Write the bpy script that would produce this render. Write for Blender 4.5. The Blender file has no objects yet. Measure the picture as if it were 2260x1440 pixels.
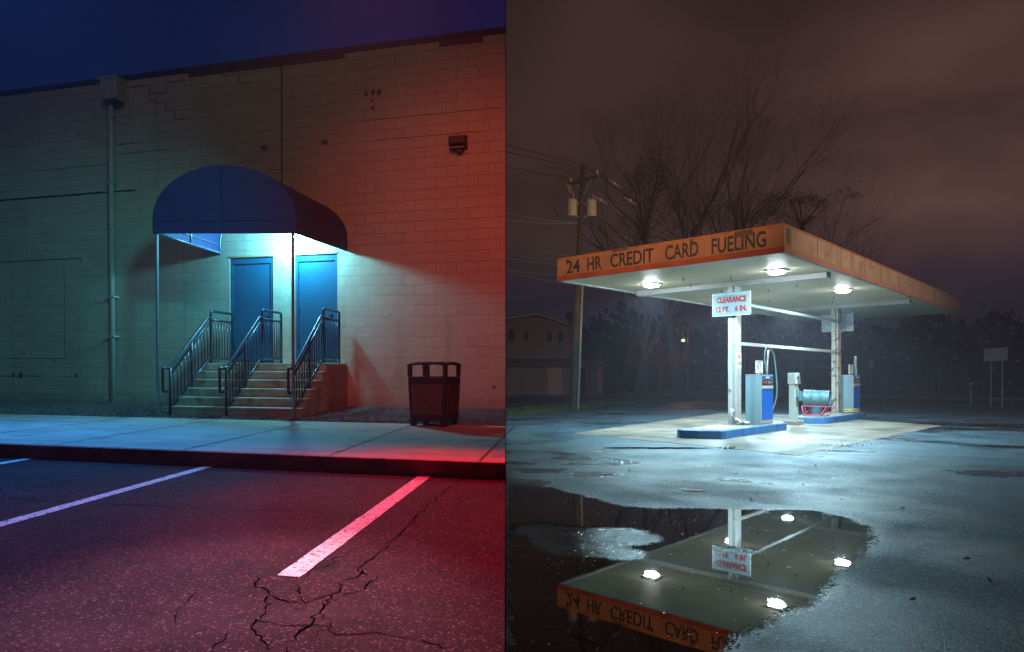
import bpy, bmesh, math, random
from mathutils import Vector, Matrix, noise
R = math.radians
sc = bpy.context.scene
COL = sc.collection
random.seed(7)

# ------------------------------------------------------------ camera
CZ = 1.39; FPX = 1520.0; PX = 860.0; HY = 832.0
cd = bpy.data.cameras.new('camera'); cam = bpy.data.objects.new('camera', cd); COL.objects.link(cam)
cam.location = (0, 0, CZ); cam.rotation_euler = (R(90), 0, 0)
cd.sensor_width = 36; cd.lens = 36 * FPX / 2260
cd.shift_x = (1130 - PX) / 2260; cd.shift_y = (HY - 720) / 2260
cd.clip_start = 0.05; cd.clip_end = 3000
sc.camera = cam
sc.view_settings.view_transform = 'Standard'; sc.view_settings.look = 'None'
sc.view_settings.exposure = 0; sc.view_settings.gamma = 1
sc.cycles.use_denoising = True
sc.cycles.max_bounces = 6; sc.cycles.diffuse_bounces = 3; sc.cycles.glossy_bounces = 3
sc.cycles.volume_bounces = 0
sc.cycles.sample_clamp_indirect = 4
sc.cycles.sample_clamp_direct = 0

KS = (1116 - PX) / FPX          # the two places meet on the plane x = KS * y
# frame of the left place (x along the wall, y into the wall, z up); its lot rises gently to the building
h = 0.893; ZL = CZ - h
OX, OY, ANG = -0.85728, 13.5736, R(-15.3426)
TILT = Matrix.Translation((0, 0, CZ)) @ Matrix.Rotation(math.atan(30 / FPX), 4, 'X') @ Matrix.Translation((0, 0, -CZ))
ML = TILT @ Matrix.Translation((OX, OY, ZL)) @ Matrix.Rotation(ANG, 4, 'Z')
MLi = ML.inverted()
MR = Matrix.Identity(4)
# frame of the canopy
BX, BY = 7.54, 13.2
A1, A2 = R(42.44), R(130.2)
E1 = Vector((math.cos(A1), math.sin(A1), 0)); E2 = Vector((math.cos(A2), math.sin(A2), 0))
MC = Matrix(((E1.x, E2.x, 0, BX), (E1.y, E2.y, 0, BY), (0, 0, 1, 0), (0, 0, 0, 1)))
def rp(a, b, z=0): return Vector((BX, BY, z)) + a * E1 + b * E2
def lp(u, v, z): return ML @ Vector((u, -v, z))

# ------------------------------------------------------------ sky
W = bpy.data.worlds.new('World'); sc.world = W; W.use_nodes = True
nt = W.node_tree; N = nt.nodes; L = nt.links; N.clear()
def nd(t, T, **k):
    n = t.nodes.new(T)
    for a, b in k.items():
        if a.startswith('i_'):
            n.inputs[int(a[2:])].default_value = b
        else: setattr(n, a, b)
    return n
def math_n(t, op, a, b=None, c=None):
    n = nd(t, 'ShaderNodeMath', operation=op)
    for i, x in enumerate((a, b, c)):
        if x is None: continue
        if isinstance(x, (int, float)): n.inputs[i].default_value = x
        else: t.links.new(x, n.inputs[i])
    return n.outputs[0]
def ramp(t, fac, stops, interp='LINEAR'):
    n = nd(t, 'ShaderNodeValToRGB'); r = n.color_ramp; r.interpolation = interp
    while len(r.elements) < len(stops): r.elements.new(0.5)
    for e, (p, c) in zip(r.elements, stops):
        e.position = p
        e.color = (c, c, c, 1) if isinstance(c, (int, float)) else (*c, 1)
    t.links.new(fac, n.inputs[0]); return n.outputs[0]
def mix(t, fac, a, b, bt='MIX'):
    n = nd(t, 'ShaderNodeMix', data_type='RGBA', blend_type=bt)
    for s, x in ((n.inputs[0], fac), (n.inputs[6], a), (n.inputs[7], b)):
        if isinstance(x, (int, float)): s.default_value = x
        elif isinstance(x, tuple): s.default_value = (*x[:3], 1)
        else: t.links.new(x, s)
    return n.outputs[2]
tc = nd(nt, 'ShaderNodeTexCoord'); sp = nd(nt, 'ShaderNodeSeparateXYZ'); L.new(tc.outputs['Generated'], sp.inputs[0])
side = math_n(nt, 'GREATER_THAN', math_n(nt, 'SUBTRACT', sp.outputs[0], math_n(nt, 'MULTIPLY', sp.outputs[1], KS)), 0.0)
nz = nd(nt, 'ShaderNodeTexNoise'); nz.inputs['Scale'].default_value = 2.4; nz.inputs['Detail'].default_value = 5; nz.inputs['Roughness'].default_value = 0.5
mp = nd(nt, 'ShaderNodeMapping'); mp.inputs['Scale'].default_value = (1, 1, 2.6); mp.inputs['Location'].default_value = (0.3, 0.9, 0)
L.new(tc.outputs['Generated'], mp.inputs[0]); L.new(mp.outputs[0], nz.inputs[0])
cl = ramp(nt, nz.outputs[0], [(0.34, 0.0), (0.66, 1.0)])
elev = math_n(nt, 'ADD', sp.outputs[2], math_n(nt, 'MULTIPLY', math_n(nt, 'SUBTRACT', nz.outputs[0], 0.5), 0.16))
rbase = ramp(nt, elev, [(0.0, (.017, .017, .031)), (0.10, (.021, .020, .036)), (0.19, (.044, .027, .024)), (0.33, (.042, .022, .019)), (0.6, (.020, .011, .012)), (1, (.007, .006, .010))])
d = Vector((2190 - PX, FPX, HY - 490)).normalized()
vd = nd(nt, 'ShaderNodeVectorMath', operation='DOT_PRODUCT'); L.new(tc.outputs['Generated'], vd.inputs[0]); vd.inputs[1].default_value = d
g1 = math_n(nt, 'POWER', math_n(nt, 'MAXIMUM', vd.outputs['Value'], 0.0), 42.0)
g1 = math_n(nt, 'MULTIPLY', g1, math_n(nt, 'ADD', math_n(nt, 'MULTIPLY', cl, 0.8), 0.35))
g1 = math_n(nt, 'MULTIPLY', g1, ramp(nt, sp.outputs[2], [(0.06, 0.0), (0.17, 1.0)]))
rsky = mix(nt, 1.0, rbase, mix(nt, g1, (0, 0, 0), (.095, .042, .034)), 'ADD')
rsky = mix(nt, 1.0, rsky, ramp(nt, cl, [(0, 0.62), (1, 1.22)]), 'MULTIPLY')
lsky = ramp(nt, sp.outputs[2], [(0.0, (.003, .011, .055)), (0.42, (.0024, .0085, .045)), (0.7, (.0025, .006, .032)), (1, (.001, .003, .014))])
lsky = mix(nt, 1.0, lsky, ramp(nt, cl, [(0, 0.85), (1, 1.1)]), 'MULTIPLY')
bg = nd(nt, 'ShaderNodeBackground'); L.new(mix(nt, side, lsky, rsky), bg.inputs[0]); bg.inputs[1].default_value = 1.0
wo = nd(nt, 'ShaderNodeOutputWorld'); L.new(bg.outputs[0], wo.inputs[0])

# ------------------------------------------------------------ lamps whose heads stand outside the picture, and added fill lights
def light(name, typ, loc, energy, color, aim=None, size=0.15, cone=None, blend=0.6):
    l = bpy.data.lights.new(name, typ); l.energy = energy; l.color = color
    if typ in ('SPOT', 'POINT'): l.shadow_soft_size = size
    if typ == 'SPOT': l.spot_size = R(cone); l.spot_blend = blend
    o = bpy.data.objects.new(name, l); COL.objects.link(o); o.location = loc
    if aim is not None: o.rotation_euler = (Vector(aim) - Vector(loc)).to_track_quat('-Z', 'Y').to_euler()
    return o
CYAN = (0.16, 0.74, 1.0)
# under the awning, beside its fixture
light('awning_light', 'POINT', lp(-0.95, 0.42, 3.40), 470, CYAN, size=0.10)
# added fills high behind the roof edge, tinting the asphalt; no such lamps
light('red_asphalt_fill', 'SPOT', lp(-1.0, -3.0, 15.5), 22000, (1.0, 0.004, 0.02), lp(3.6, 8.1, 0), 0.10, 14, 1.0)
light('maroon_asphalt_fill', 'SPOT', lp(0.5, -3.0, 15.5), 8000, (1.0, 0.015, 0.04), lp(3.2, 9.8, 0), 0.10, 24, 1.0)
light('blue_asphalt_fill', 'SPOT', lp(-9.0, -2.5, 15.5), 21000, (0.04, 0.30, 1.0), lp(-2.2, 8.0, 0), 0.10, 30, 1.0)
light('white_asphalt_fill', 'SPOT', lp(1.0, -3.0, 15.5), 30000, (1.0, 0.75, 0.88), lp(3.0, 10.4, 0), 0.1, 8, 1.0)
# lot lamps in front of the wall, then an added teal fill
light('red_lot_lamp', 'SPOT', (0.35, 3.6, 6.8), 1200, (1.0, 0.10, 0.065), lp(3.2, 0, 1.8), 0.25, 66, 1.0)
light('amber_lot_lamp', 'SPOT', (-2.4, 1.7, 8.6), 225, (1.0, 0.76, 0.27), lp(-2.4, 0, 6.0), 0.3, 80, 1.0)
light('teal_wall_fill', 'SPOT', lp(3.6, 9.0, 5.4), 1800, (0.04, 0.52, 0.62), lp(-7.0, 0, 1.2), 0.35, 46, 1.0)  # added to tint the left wall teal, standing in for a low far source
# street lamp by the fuel station
light('street_lamp', 'SPOT', (1.6, 6.0, 6.5), 3800, (1.0, 0.58, 0.32), (7.2, 19, 5.2), 0.3, 46, 1.0)
light('side_fascia_fill', 'SPOT', (17, 4, 8.5), 9500, (1.0, 0.68, 0.50), (12.5, 18, 4.2), 0.3, 70, 1.0)  # added only to brighten the canopy's side fascia

# ------------------------------------------------------------ materials
MATS = {}
def M(name, col=(.5, .5, .5), rough=.6, metal=0., var=0., vscale=3., bump=0., bscale=40., bdist=.01, dirt=None, dscale=6., dlo=.55, dhi=.62, emis=None, estr=0., spec=.5, coat=0.):
    if name in MATS: return MATS[name]
    m = bpy.data.materials.new(name); m.use_nodes = True; t = m.node_tree; b = t.nodes['Principled BSDF']
    b.inputs['Roughness'].default_value = rough; b.inputs['Metallic'].default_value = metal
    b.inputs['Specular IOR Level'].default_value = spec; b.inputs['Coat Weight'].default_value = coat
    c = nd(t, 'ShaderNodeRGB'); c.outputs[0].default_value = (*col, 1); cur = c.outputs[0]
    co = nd(t, 'ShaderNodeTexCoord').outputs['Object']
    def noi(s, det=4, w=0.):
        n = nd(t, 'ShaderNodeTexNoise'); n.inputs['Scale'].default_value = s; n.inputs['Detail'].default_value = det; t.links.new(co, n.inputs[0]); return n.outputs[0]
    if var: cur = mix(t, 1.0, cur, ramp(t, noi(vscale), [(.3, 1 - var), (.7, 1 + var * .4)]), 'MULTIPLY')
    if dirt: cur = mix(t, ramp(t, noi(dscale, 6), [(dlo, 0.), (dhi, 1.)]), cur, dirt)
    t.links.new(cur, b.inputs['Base Color'])
    if bump:
        bn = nd(t, 'ShaderNodeBump'); bn.inputs['Strength'].default_value = bump; bn.inputs['Distance'].default_value = bdist
        t.links.new(noi(bscale, 5), bn.inputs['Height']); t.links.new(bn.outputs[0], b.inputs['Normal'])
    if emis: b.inputs['Emission Color'].default_value = (*emis, 1); b.inputs['Emission Strength'].default_value = estr
    MATS[name] = m; return m

def asphalt(name, col, speck, spk_amt, rough, wet=False, warm=None):
    m = bpy.data.materials.new(name); m.use_nodes = True; t = m.node_tree; b = t.nodes['Principled BSDF']
    co = nd(t, 'ShaderNodeTexCoord').outputs['Object']
    def noi(s, det=4, ro=.5):
        n = nd(t, 'ShaderNodeTexNoise'); n.inputs['Scale'].default_value = s; n.inputs['Detail'].default_value = det; n.inputs['Roughness'].default_value = ro; t.links.new(co, n.inputs[0]); return n.outputs[0]
    vo = nd(t, 'ShaderNodeTexVoronoi'); vo.inputs['Scale'].default_value = 85 if wet else 120; t.links.new(co, vo.inputs[0])
    sv = nd(t, 'ShaderNodeSeparateColor'); t.links.new(vo.outputs['Color'], sv.inputs[0])
    big = noi(.9, 5); mid = noi(5, 5, .7)
    c = mix(t, ramp(t, big, [(.3, 0.), (.7, 1.)]), tuple(x * .68 for x in col), tuple(x * 1.25 for x in col))
    c = mix(t, 1.0, c, ramp(t, mid, [(.25, .55), (.75, 1.3)]), 'MULTIPLY')
    c = mix(t, 1.0, c, ramp(t, sv.outputs[1], [(0, .35), (1, 1.75)]), 'MULTIPLY')
    c = mix(t, math_n(t, 'MULTIPLY', ramp(t, sv.outputs[0], [(.66, 0.), (.95, 1.)] if wet else [(.90, 0.), (.98, 1.)]), spk_amt), c, speck)
    if not wet:
        st_n = noi(1.7, 6, .6); c = mix(t, ramp(t, st_n, [(.60, 0.), (.70, .75)]), c, tuple(x * .3 for x in col))
        c = mix(t, ramp(t, noi(.8, 6, .65), [(.56, 0.), (.72, .35)]), c, (.11, .06, .08))
    t.links.new(c, b.inputs['Base Color'])
    hgt = math_n(t, 'ADD', math_n(t, 'MULTIPLY', vo.outputs['Distance'], -1.0), math_n(t, 'MULTIPLY', sv.outputs[2], 0.55))
    hgt = math_n(t, 'ADD', hgt, math_n(t, 'MULTIPLY', noi(420, 2), .5))
    bn = nd(t, 'ShaderNodeBump'); bn.inputs['Strength'].default_value = 1.0; bn.inputs['Distance'].default_value = .006 if not wet else .004
    t.links.new(hgt, bn.inputs['Height'])
    if wet:
        at = nd(t, 'ShaderNodeAttribute', attribute_name='wet').outputs['Fac']
        w = math_n(t, 'ADD', at, math_n(t, 'MULTIPLY', math_n(t, 'SUBTRACT', mid, .5), .5))
        b2 = ramp(t, big, [(.35, 0.), (.62, 1.)])
        rr = math_n(t, 'SUBTRACT', math_n(t, 'ADD', rough, math_n(t, 'MULTIPLY', b2, .26)), math_n(t, 'MULTIPLY', w, .12))
        pt_ = nd(t, 'ShaderNodeMapping'); pt_.inputs['Scale'].default_value = (.32, .62, 1); pt_.inputs['Rotation'].default_value = (0, 0, .5); t.links.new(co, pt_.inputs[0])
        pn = nd(t, 'ShaderNodeTexNoise'); pn.inputs['Scale'].default_value = 1.; pn.inputs['Detail'].default_value = 7; pn.inputs['Roughness'].default_value = .55; t.links.new(pt_.outputs[0], pn.inputs[0])
        damp = ramp(t, math_n(t, 'ADD', pn.outputs[0], math_n(t, 'MULTIPLY', nd(t, 'ShaderNodeAttribute', attribute_name='damp').outputs['Fac'], .48)), [(.50, 0.), (.66, 1.)])
        rr = math_n(t, 'SUBTRACT', rr, math_n(t, 'MULTIPLY', damp, .26))
        c = mix(t, damp, c, tuple(x * .35 for x in col)); t.links.new(c, b.inputs['Base Color'])
        t.links.new(math_n(t, 'MAXIMUM', rr, .10), b.inputs['Roughness'])
        t.links.new(math_n(t, 'MAXIMUM', math_n(t, 'SUBTRACT', 1.0, math_n(t, 'MULTIPLY', w, .5)), .25), bn.inputs['Strength'])
        b.inputs['Specular IOR Level'].default_value = 1.0; b.inputs['IOR'].default_value = 1.6; b.inputs['Specular Tint'].default_value = (.55, .86, 1, 1)
        b.inputs['Coat Weight'].default_value = 0.0
    else:
        b.inputs['Roughness'].default_value = rough; b.inputs['Specular IOR Level'].default_value = .12
    t.links.new(bn.outputs[0], b.inputs['Normal'])
    return m

def block_wall():
    m = bpy.data.materials.new('painted_block'); m.use_nodes = True; t = m.node_tree; b = t.nodes['Principled BSDF']
    co = nd(t, 'ShaderNodeTexCoord').outputs['Object']
    s = nd(t, 'ShaderNodeSeparateXYZ'); t.links.new(co, s.inputs[0])
    wob = nd(t, 'ShaderNodeTexNoise'); wob.inputs['Scale'].default_value = 2.2; wob.inputs['Detail'].default_value = 6; t.links.new(co, wob.inputs[0])
    ww = math_n(t, 'MULTIPLY', math_n(t, 'SUBTRACT', wob.outputs[0], .5), .022)
    cb = nd(t, 'ShaderNodeCombineXYZ'); t.links.new(math_n(t, 'ADD', s.outputs[0], ww), cb.inputs[0]); t.links.new(math_n(t, 'ADD', math_n(t, 'ADD', s.outputs[2], 10.0), ww), cb.inputs[1])
    br = nd(t, 'ShaderNodeTexBrick', offset=.5, squash=1.0); t.links.new(cb.outputs[0], br.inputs[0])
    for k, v in (('Scale', 1.), ('Mortar Size', .0045), ('Mortar Smooth', .35), ('Brick Width', .4), ('Row Height', .2), ('Bias', 0.)): br.inputs[k].default_value = v
    br.inputs['Color1'].default_value = (1, 1, 1, 1); br.inputs['Color2'].default_value = (.0, .0, .0, 1); br.inputs['Mortar'].default_value = (.5, .5, .5, 1)
    def noi(sc_, det=4, ro=.5, src=co):
        n = nd(t, 'ShaderNodeTexNoise'); n.inputs['Scale'].default_value = sc_; n.inputs['Detail'].default_value = det; n.inputs['Roughness'].default_value = ro; t.links.new(src, n.inputs[0]); return n.outputs[0]
    base = mix(t, ramp(t, noi(.5, 5), [(.3, 0.), (.7, 1.)]), (.47, .41, .29), (.56, .49, .36))
    base = mix(t, .05, base, br.outputs['Color'], 'OVERLAY')
    base = mix(t, ramp(t, noi(7, 6, .7), [(.66, 0.), (.74, .35)]), base, (.20, .17, .13))
    sm = nd(t, 'ShaderNodeMapping'); sm.inputs['Scale'].default_value = (4.5, 1, .28); t.links.new(co, sm.inputs[0])
    base = mix(t, ramp(t, noi(1., 6, .6, sm.outputs[0]), [(.56, 0.), (.76, .42)]), base, (.27, .23, .16))
    lowf = ramp(t, math_n(t, 'ADD', s.outputs[2], math_n(t, 'MULTIPLY', noi(3, 5), .5)), [(.28, .5), (.55, 0.)])
    base = mix(t, lowf, base, (.22, .18, .13))
    msk = ramp(t, noi(.75, 3), [(.40, 0.), (.60, 1.)])
    msk2 = math_n(t, 'ADD', math_n(t, 'MULTIPLY', msk, .75), .25)
    base = mix(t, math_n(t, 'MULTIPLY', br.outputs['Fac'], math_n(t, 'MULTIPLY', msk, .38)), base, (.10, .09, .08))
    t.links.new(base, b.inputs['Base Color'])
    rgh = ramp(t, noi(.9, 4), [(.44, .12), (.58, 1.)])
    hh = math_n(t, 'SUBTRACT', math_n(t, 'MULTIPLY', noi(60, 6, .7), math_n(t, 'MULTIPLY', rgh, .5)), math_n(t, 'MULTIPLY', br.outputs['Fac'], 1.15))
    hh = math_n(t, 'ADD', hh, math_n(t, 'MULTIPLY', noi(9, 5, .6), .55))
    bn = nd(t, 'ShaderNodeBump'); bn.inputs['Strength'].default_value = .8; bn.inputs['Distance'].default_value = .014
    t.links.new(hh, bn.inputs['Height']); t.links.new(bn.outputs[0], b.inputs['Normal'])
    b.inputs['Roughness'].default_value = .55
    return m

# ------------------------------------------------------------ mesh helpers
class G_:
    def __init__(s): s.v = []; s.f = []
    def add(s, vs, fs):
        o = len(s.v); s.v += [Vector(x) for x in vs]; s.f += [[i + o for i in f] for f in fs]; return s
    def box(s, x0, x1, y0, y1, z0, z1):
        return s.add([(x0, y0, z0), (x1, y0, z0), (x1, y1, z0), (x0, y1, z0), (x0, y0, z1), (x1, y0, z1), (x1, y1, z1), (x0, y1, z1)],
                     [(0, 3, 2, 1), (4, 5, 6, 7), (0, 1, 5, 4), (1, 2, 6, 5), (2, 3, 7, 6), (3, 0, 4, 7)])
    def obox(s, c, ax, ay, az):      # oriented box: centre, three half axes
        c, ax, ay, az = map(Vector, (c, ax, ay, az))
        P = [c + i * ax + j * ay + k * az for k in (-1, 1) for (i, j) in ((-1, -1), (1, -1), (1, 1), (-1, 1))]
        return s.add(P, [(0, 3, 2, 1), (4, 5, 6, 7), (0, 1, 5, 4), (1, 2, 6, 5), (2, 3, 7, 6), (3, 0, 4, 7)])
    def prism(s, poly, z0, z1):
        n = len(poly)
        return s.add([(*p[:2], z0) for p in poly] + [(*p[:2], z1) for p in poly],
                     [list(range(n))[::-1], list(range(n, 2 * n))] + [(i, (i + 1) % n, n + (i + 1) % n, n + i) for i in range(n)])
    def loft(s, rings, close=True, caps=True):
        n = len(rings[0]); vs = [p for r in rings for p in r]; fs = []
        for i in range(len(rings) - 1):
            for j in range(n if close else n - 1):
                fs.append((i * n + j, i * n + (j + 1) % n, (i + 1) * n + (j + 1) % n, (i + 1) * n + j))
        if caps: fs += [list(range(n))[::-1], list(range(len(vs) - n, len(vs)))]
        return s.add(vs, fs)
    def tube(s, pts, r, n=8, r2=None, caps=True):
        pts = [Vector(p) for p in pts]; m = len(pts); rings = []
        up = None
        for i, p in enumerate(pts):
            d = (pts[min(i + 1, m - 1)] - pts[max(i - 1, 0)])
            if d.length < 1e-9: d = Vector((0, 0, 1))
            d.normalize()
            if up is None: up = Vector((0, 0, 1)) if abs(d.z) < .9 else Vector((1, 0, 0))
            a = up - d * up.dot(d)
            if a.length < 1e-4: a = d.orthogonal()
            a.normalize(); up = a; b = d.cross(a)
            rr = r if not isinstance(r, (list, tuple)) else r[i]
            if r2 is not None: rr = r + (r2 - r) * i / max(1, m - 1)
            rings.append([p + rr * (math.cos(2 * math.pi * k / n) * a + math.sin(2 * math.pi * k / n) * b) for k in range(n)])
        return s.loft(rings, True, caps)
    def lathe(s, c, prof, n=24, ax='z', Mx=None):
        rings = []
        for r, t in prof:
            ring = []
            for k in range(n):
                a = 2 * math.pi * k / n; p = Vector((r * math.cos(a), r * math.sin(a), t))
                if Mx is not None: p = Mx @ p
                ring.append(p + Vector(c))
            rings.append(ring)
        return s.loft(rings)
def fillet(pts, r, n=4):
    out = [Vector(pts[0])]
    for i in range(1, len(pts) - 1):
        p = Vector(pts[i]); a = (Vector(pts[i - 1]) - p); b = (Vector(pts[i + 1]) - p)
        q = min(r, a.length * .49, b.length * .49); a.normalize(); b.normalize()
        p0 = p + a * q; p1 = p + b * q
        for k in range(n + 1):
            t = k / n; out.append(p0.lerp(p, t).lerp(p.lerp(p1, t), t))
    out.append(Vector(pts[-1])); return out

def newmesh(name, g, mat, smooth=False):
    me = bpy.data.meshes.new(name); me.from_pydata([tuple(v) for v in g.v], [], g.f); me.update()
    if mat: me.materials.append(mat)
    if smooth: me.polygons.foreach_set('use_smooth', [True] * len(me.polygons))
    return me
def thing(name, label, cat, base=(0, 0, 0), frame=MR, group=None):
    o = bpy.data.objects.new(name, None); COL.objects.link(o); o.empty_display_size = .1
    o.matrix_world = frame @ Matrix.Translation(base)
    o['label'] = label; o['category'] = cat
    if group: o['group'] = group
    if frame is MC: CANOPY_ROOTS.append((o, tuple(base)))
    o['_b'] = list(base); BASE[o] = Vector(base); FR[o] = frame @ Matrix.Translation(base); del o['_b']
    return o
BASE = {}; FR = {}; ROOTB = {}
def part(name, g, mat, parent, bevel=0., smooth=False, label=None, seg=2):
    base = BASE[parent]
    g2 = G_(); g2.v = [v - base for v in g.v]; g2.f = g.f
    me = newmesh(name, g2, mat, smooth)
    o = bpy.data.objects.new(name, me); COL.objects.link(o); o.parent = parent
    BASE[o] = base
    if bevel: _bev(o, bevel, seg)
    if label: o['label'] = label
    return o
def _bev(o, w, seg=2):
    b = o.modifiers.new('bevel', 'BEVEL'); b.width = w; b.segments = seg; b.limit_method = 'ANGLE'; b.angle_limit = R(35)
CANOPY_ROOTS = []
def square_up():      # object matrices cannot hold the 88 degree corner: put it into the meshes instead
    MO = Matrix.Rotation(A1, 4, 'Z'); Lm = (MO.inverted() @ MC).to_3x3().to_4x4(); done = set()
    for o, base in CANOPY_ROOTS:
        o.matrix_world = Matrix.Translation((MC @ Vector(base))) @ MO
        for q in [o] + list(o.children_recursive):
            if q.type == 'MESH' and q.data.name not in done: done.add(q.data.name); q.data.transform(Lm)
def parts(name, g, mat, parent, **k):      # every separate piece of g becomes a part of its own
    n = len(g.v); par = list(range(n))
    def fd(i):
        while par[i] != i: par[i] = par[par[i]]; i = par[i]
        return i
    for f in g.f:
        for i in f[1:]: par[fd(f[0])] = fd(i)
    grp = {}
    for f in g.f: grp.setdefault(fd(f[0]), []).append(f)
    for fs in grp.values():
        ids = sorted({i for f in fs for i in f}); mp_ = {i: j for j, i in enumerate(ids)}
        h_ = G_(); h_.v = [g.v[i] for i in ids]; h_.f = [[mp_[i] for i in f] for f in fs]; part(name, h_, mat, parent, **k)
def solo(name, g, mat, label=None, cat=None, base=(0, 0, 0), frame=MR, kind=None, group=None, bevel=0., smooth=False):
    base = Vector(base); g2 = G_(); g2.v = [v - base for v in g.v]; g2.f = g.f
    o = bpy.data.objects.new(name, newmesh(name, g2, mat, smooth)); COL.objects.link(o)
    o.matrix_world = frame @ Matrix.Translation(base); BASE[o] = base
    if frame is MC: CANOPY_ROOTS.append((o, tuple(base)))
    if label: o['label'] = label
    if cat: o['category'] = cat
    if kind: o['kind'] = kind
    if group: o['group'] = group
    if bevel: _bev(o, bevel)
    return o
def text(name, s, size, mat, parent, org, xd, upd, sx=1., ext=.002, off=0., align='LEFT', space=1.):
    c = bpy.data.curves.new(name, 'FONT'); c.body = s; c.size = size; c.extrude = ext; c.offset = off; c.align_x = align; c.space_character = space; c.resolution_u = 3
    to = bpy.data.objects.new(name + '_c', c); COL.objects.link(to)
    bpy.context.view_layer.update()
    me = bpy.data.meshes.new_from_object(to.evaluated_get(bpy.context.evaluated_depsgraph_get()))
    bpy.data.objects.remove(to); bpy.data.curves.remove(c)
    xd = Vector(xd).normalized(); upd = Vector(upd).normalized(); nn = xd.cross(upd); org = Vector(org) - BASE[parent]
    for v in me.vertices: v.co = org + xd * v.co.x * sx + upd * v.co.y + nn * v.co.z
    me.materials.clear(); me.materials.append(mat); me.name = name
    o = bpy.data.objects.new(name, me); COL.objects.link(o); o.parent = parent; BASE[o] = BASE[parent]; return o

# ================================================================ SETTING
earth = M('earth', (.030, .032, .020), .95, var=.5, vscale=.4, bump=.6, bscale=8, bdist=.05)
solo('ground', G_().add([(-330, -60, -.02), (330, -60, -.02), (330, 420, -.02), (-330, 420, -.02)], [(0, 1, 2, 3)]), earth, kind='structure')

# --- right: wet lot (dense near the camera so that its wetness can vary), pad, roads
POOL = [(.35, 4.9), (.5, 6.5), (.9, 8.3), (1.55, 8.75), (2.0, 8.55),
        (2.3, 7.9), (2.5, 7.35), (2.85, 7.28), (3.35, 7.22), (3.75, 7.2), (4.38, 7.15), (4.5, 6.75), (4.44, 6.40), (4.18, 5.95), (3.6, 5.3), (3.13, 4.84), (2.70, 4.35), (2.2, 3.95), (1.93, 3.72), (1.6, 3.42), (1.3, 3.0), (.9, 2.6), (.45, 2.4)]
def seg_d(p, a, b):
    ab = b - a; t = max(0, min(1, (p - a).dot(ab) / ab.length_squared)); return (p - a - t * ab).length
PV = [Vector(p) for p in POOL]
def inside(p, poly):
    c = False; n = len(poly)
    for i in range(n):
        a, b = poly[i], poly[i - 1]
        if (a.y > p.y) != (b.y > p.y) and p.x < (b.x - a.x) * (p.y - a.y) / (b.y - a.y) + a.x: c = not c
    return c
def sdf(x, y):
    p = Vector((x, y)); dd = min(seg_d(p, PV[i - 1], PV[i]) for i in range(len(PV)))
    return -dd if inside(p, PV) else dd
def poly_refine(P, step, amp, sc_, z=0):
    out = []
    for i in range(len(P)):
        a = Vector(P[i]); b = Vector(P[(i + 1) % len(P)]); n = max(1, int((b - a).length / step))
        for k in range(n):
            p = a.lerp(b, k / n); q = Vector((p.x * sc_, p.y * sc_, 3.1 + z))
            p = p + amp * Vector((noise.noise(q), noise.noise(q + Vector((9, 4, 1))))) + amp * .4 * Vector((noise.noise(q * 4), noise.noise(q * 4 + Vector((9, 4, 1)))))
            out.append(p)
    return out
LOT = [(-.34, -2), (14, -2), (32, 8), (40, 18), (36, 21.5), (26.7, 28.6), (24.7, 30), (24.2, 32.3), (23.4, 34.6), (21.2, 37.5), (18.2, 39.6), (14.5, 36.5), (9.8, 31.8), (7.6, 28.6), (5.0, 25.2), (3.9, 23.6)]
lotm = asphalt('wet_asphalt', (.008, .021, .030), (.11, .24, .36), 1., .36, wet=True)
def lot_mesh():
    bm = bmesh.new()
    vs = [bm.verts.new((x, y, 0)) for x, y in LOT]; f = bm.faces.new(vs); bm.normal_update()
    if f.normal.z < 0: f.normal_flip()
    def cut(co, no):
        bmesh.ops.bisect_plane(bm, geom=bm.verts[:] + bm.edges[:] + bm.faces[:], plane_co=co, plane_no=no)
    x = 0.0
    xs = [i * .15 for i in range(0, 42)] + [7, 8, 9, 10, 12, 14, 18, 22, 26, 30]
    ys = [1.5 + i * .15 for i in range(0, 56)] + [10.5, 11.5, 13, 15, 18, 22, 26, 30, 34]
    for x in xs: cut((x, 0, 0), (1, 0, 0))
    for y in ys: cut((0, y, 0), (0, 1, 0))
    me = bpy.data.meshes.new('parking_lot'); bm.to_mesh(me); bm.free()
    at = me.attributes.new('wet', 'FLOAT', 'POINT')
    for i, v in enumerate(me.vertices):
        if v.co.y < 12 and v.co.x < 8: s = sdf(v.co.x, v.co.y); at.data[i].value = max(0., min(1.2, 1.0 - s / .10))
        else: at.data[i].value = 0.
    da = me.attributes.new('damp', 'FLOAT', 'POINT')
    for i, v in enumerate(me.vertices):
        da.data[i].value = min(1., sum(math.exp(-(((v.co.x - cx_) / rx_) ** 2 + ((v.co.y - cy_) / ry_) ** 2)) for cx_, cy_, rx_, ry_ in ((.80, 5.8, .6, .8), (1.3, 9.2, .9, .5), (2.5, 9.9, .7, .35), (3.3, 11.2, .8, .3), (2.2, 12.4, 1.6, .25), (19.5, 17.5, 2.2, 1.2), (1.6, 3.0, .9, .5))))
    me.materials.append(lotm); return me
lot = bpy.data.objects.new('parking_lot', lot_mesh()); COL.objects.link(lot); lot['kind'] = 'structure'
water = bpy.data.materials.new('puddle_water'); water.use_nodes = True; t = water.node_tree; b = t.nodes['Principled BSDF']
b.inputs['Base Color'].default_value = (.016, .013, .006, 1); b.inputs['Roughness'].default_value = .012; b.inputs['IOR'].default_value = 1.48; b.inputs['Specular Tint'].default_value = (1, .90, .60, 1)
co = nd(t, 'ShaderNodeTexCoord').outputs['Object']
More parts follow.
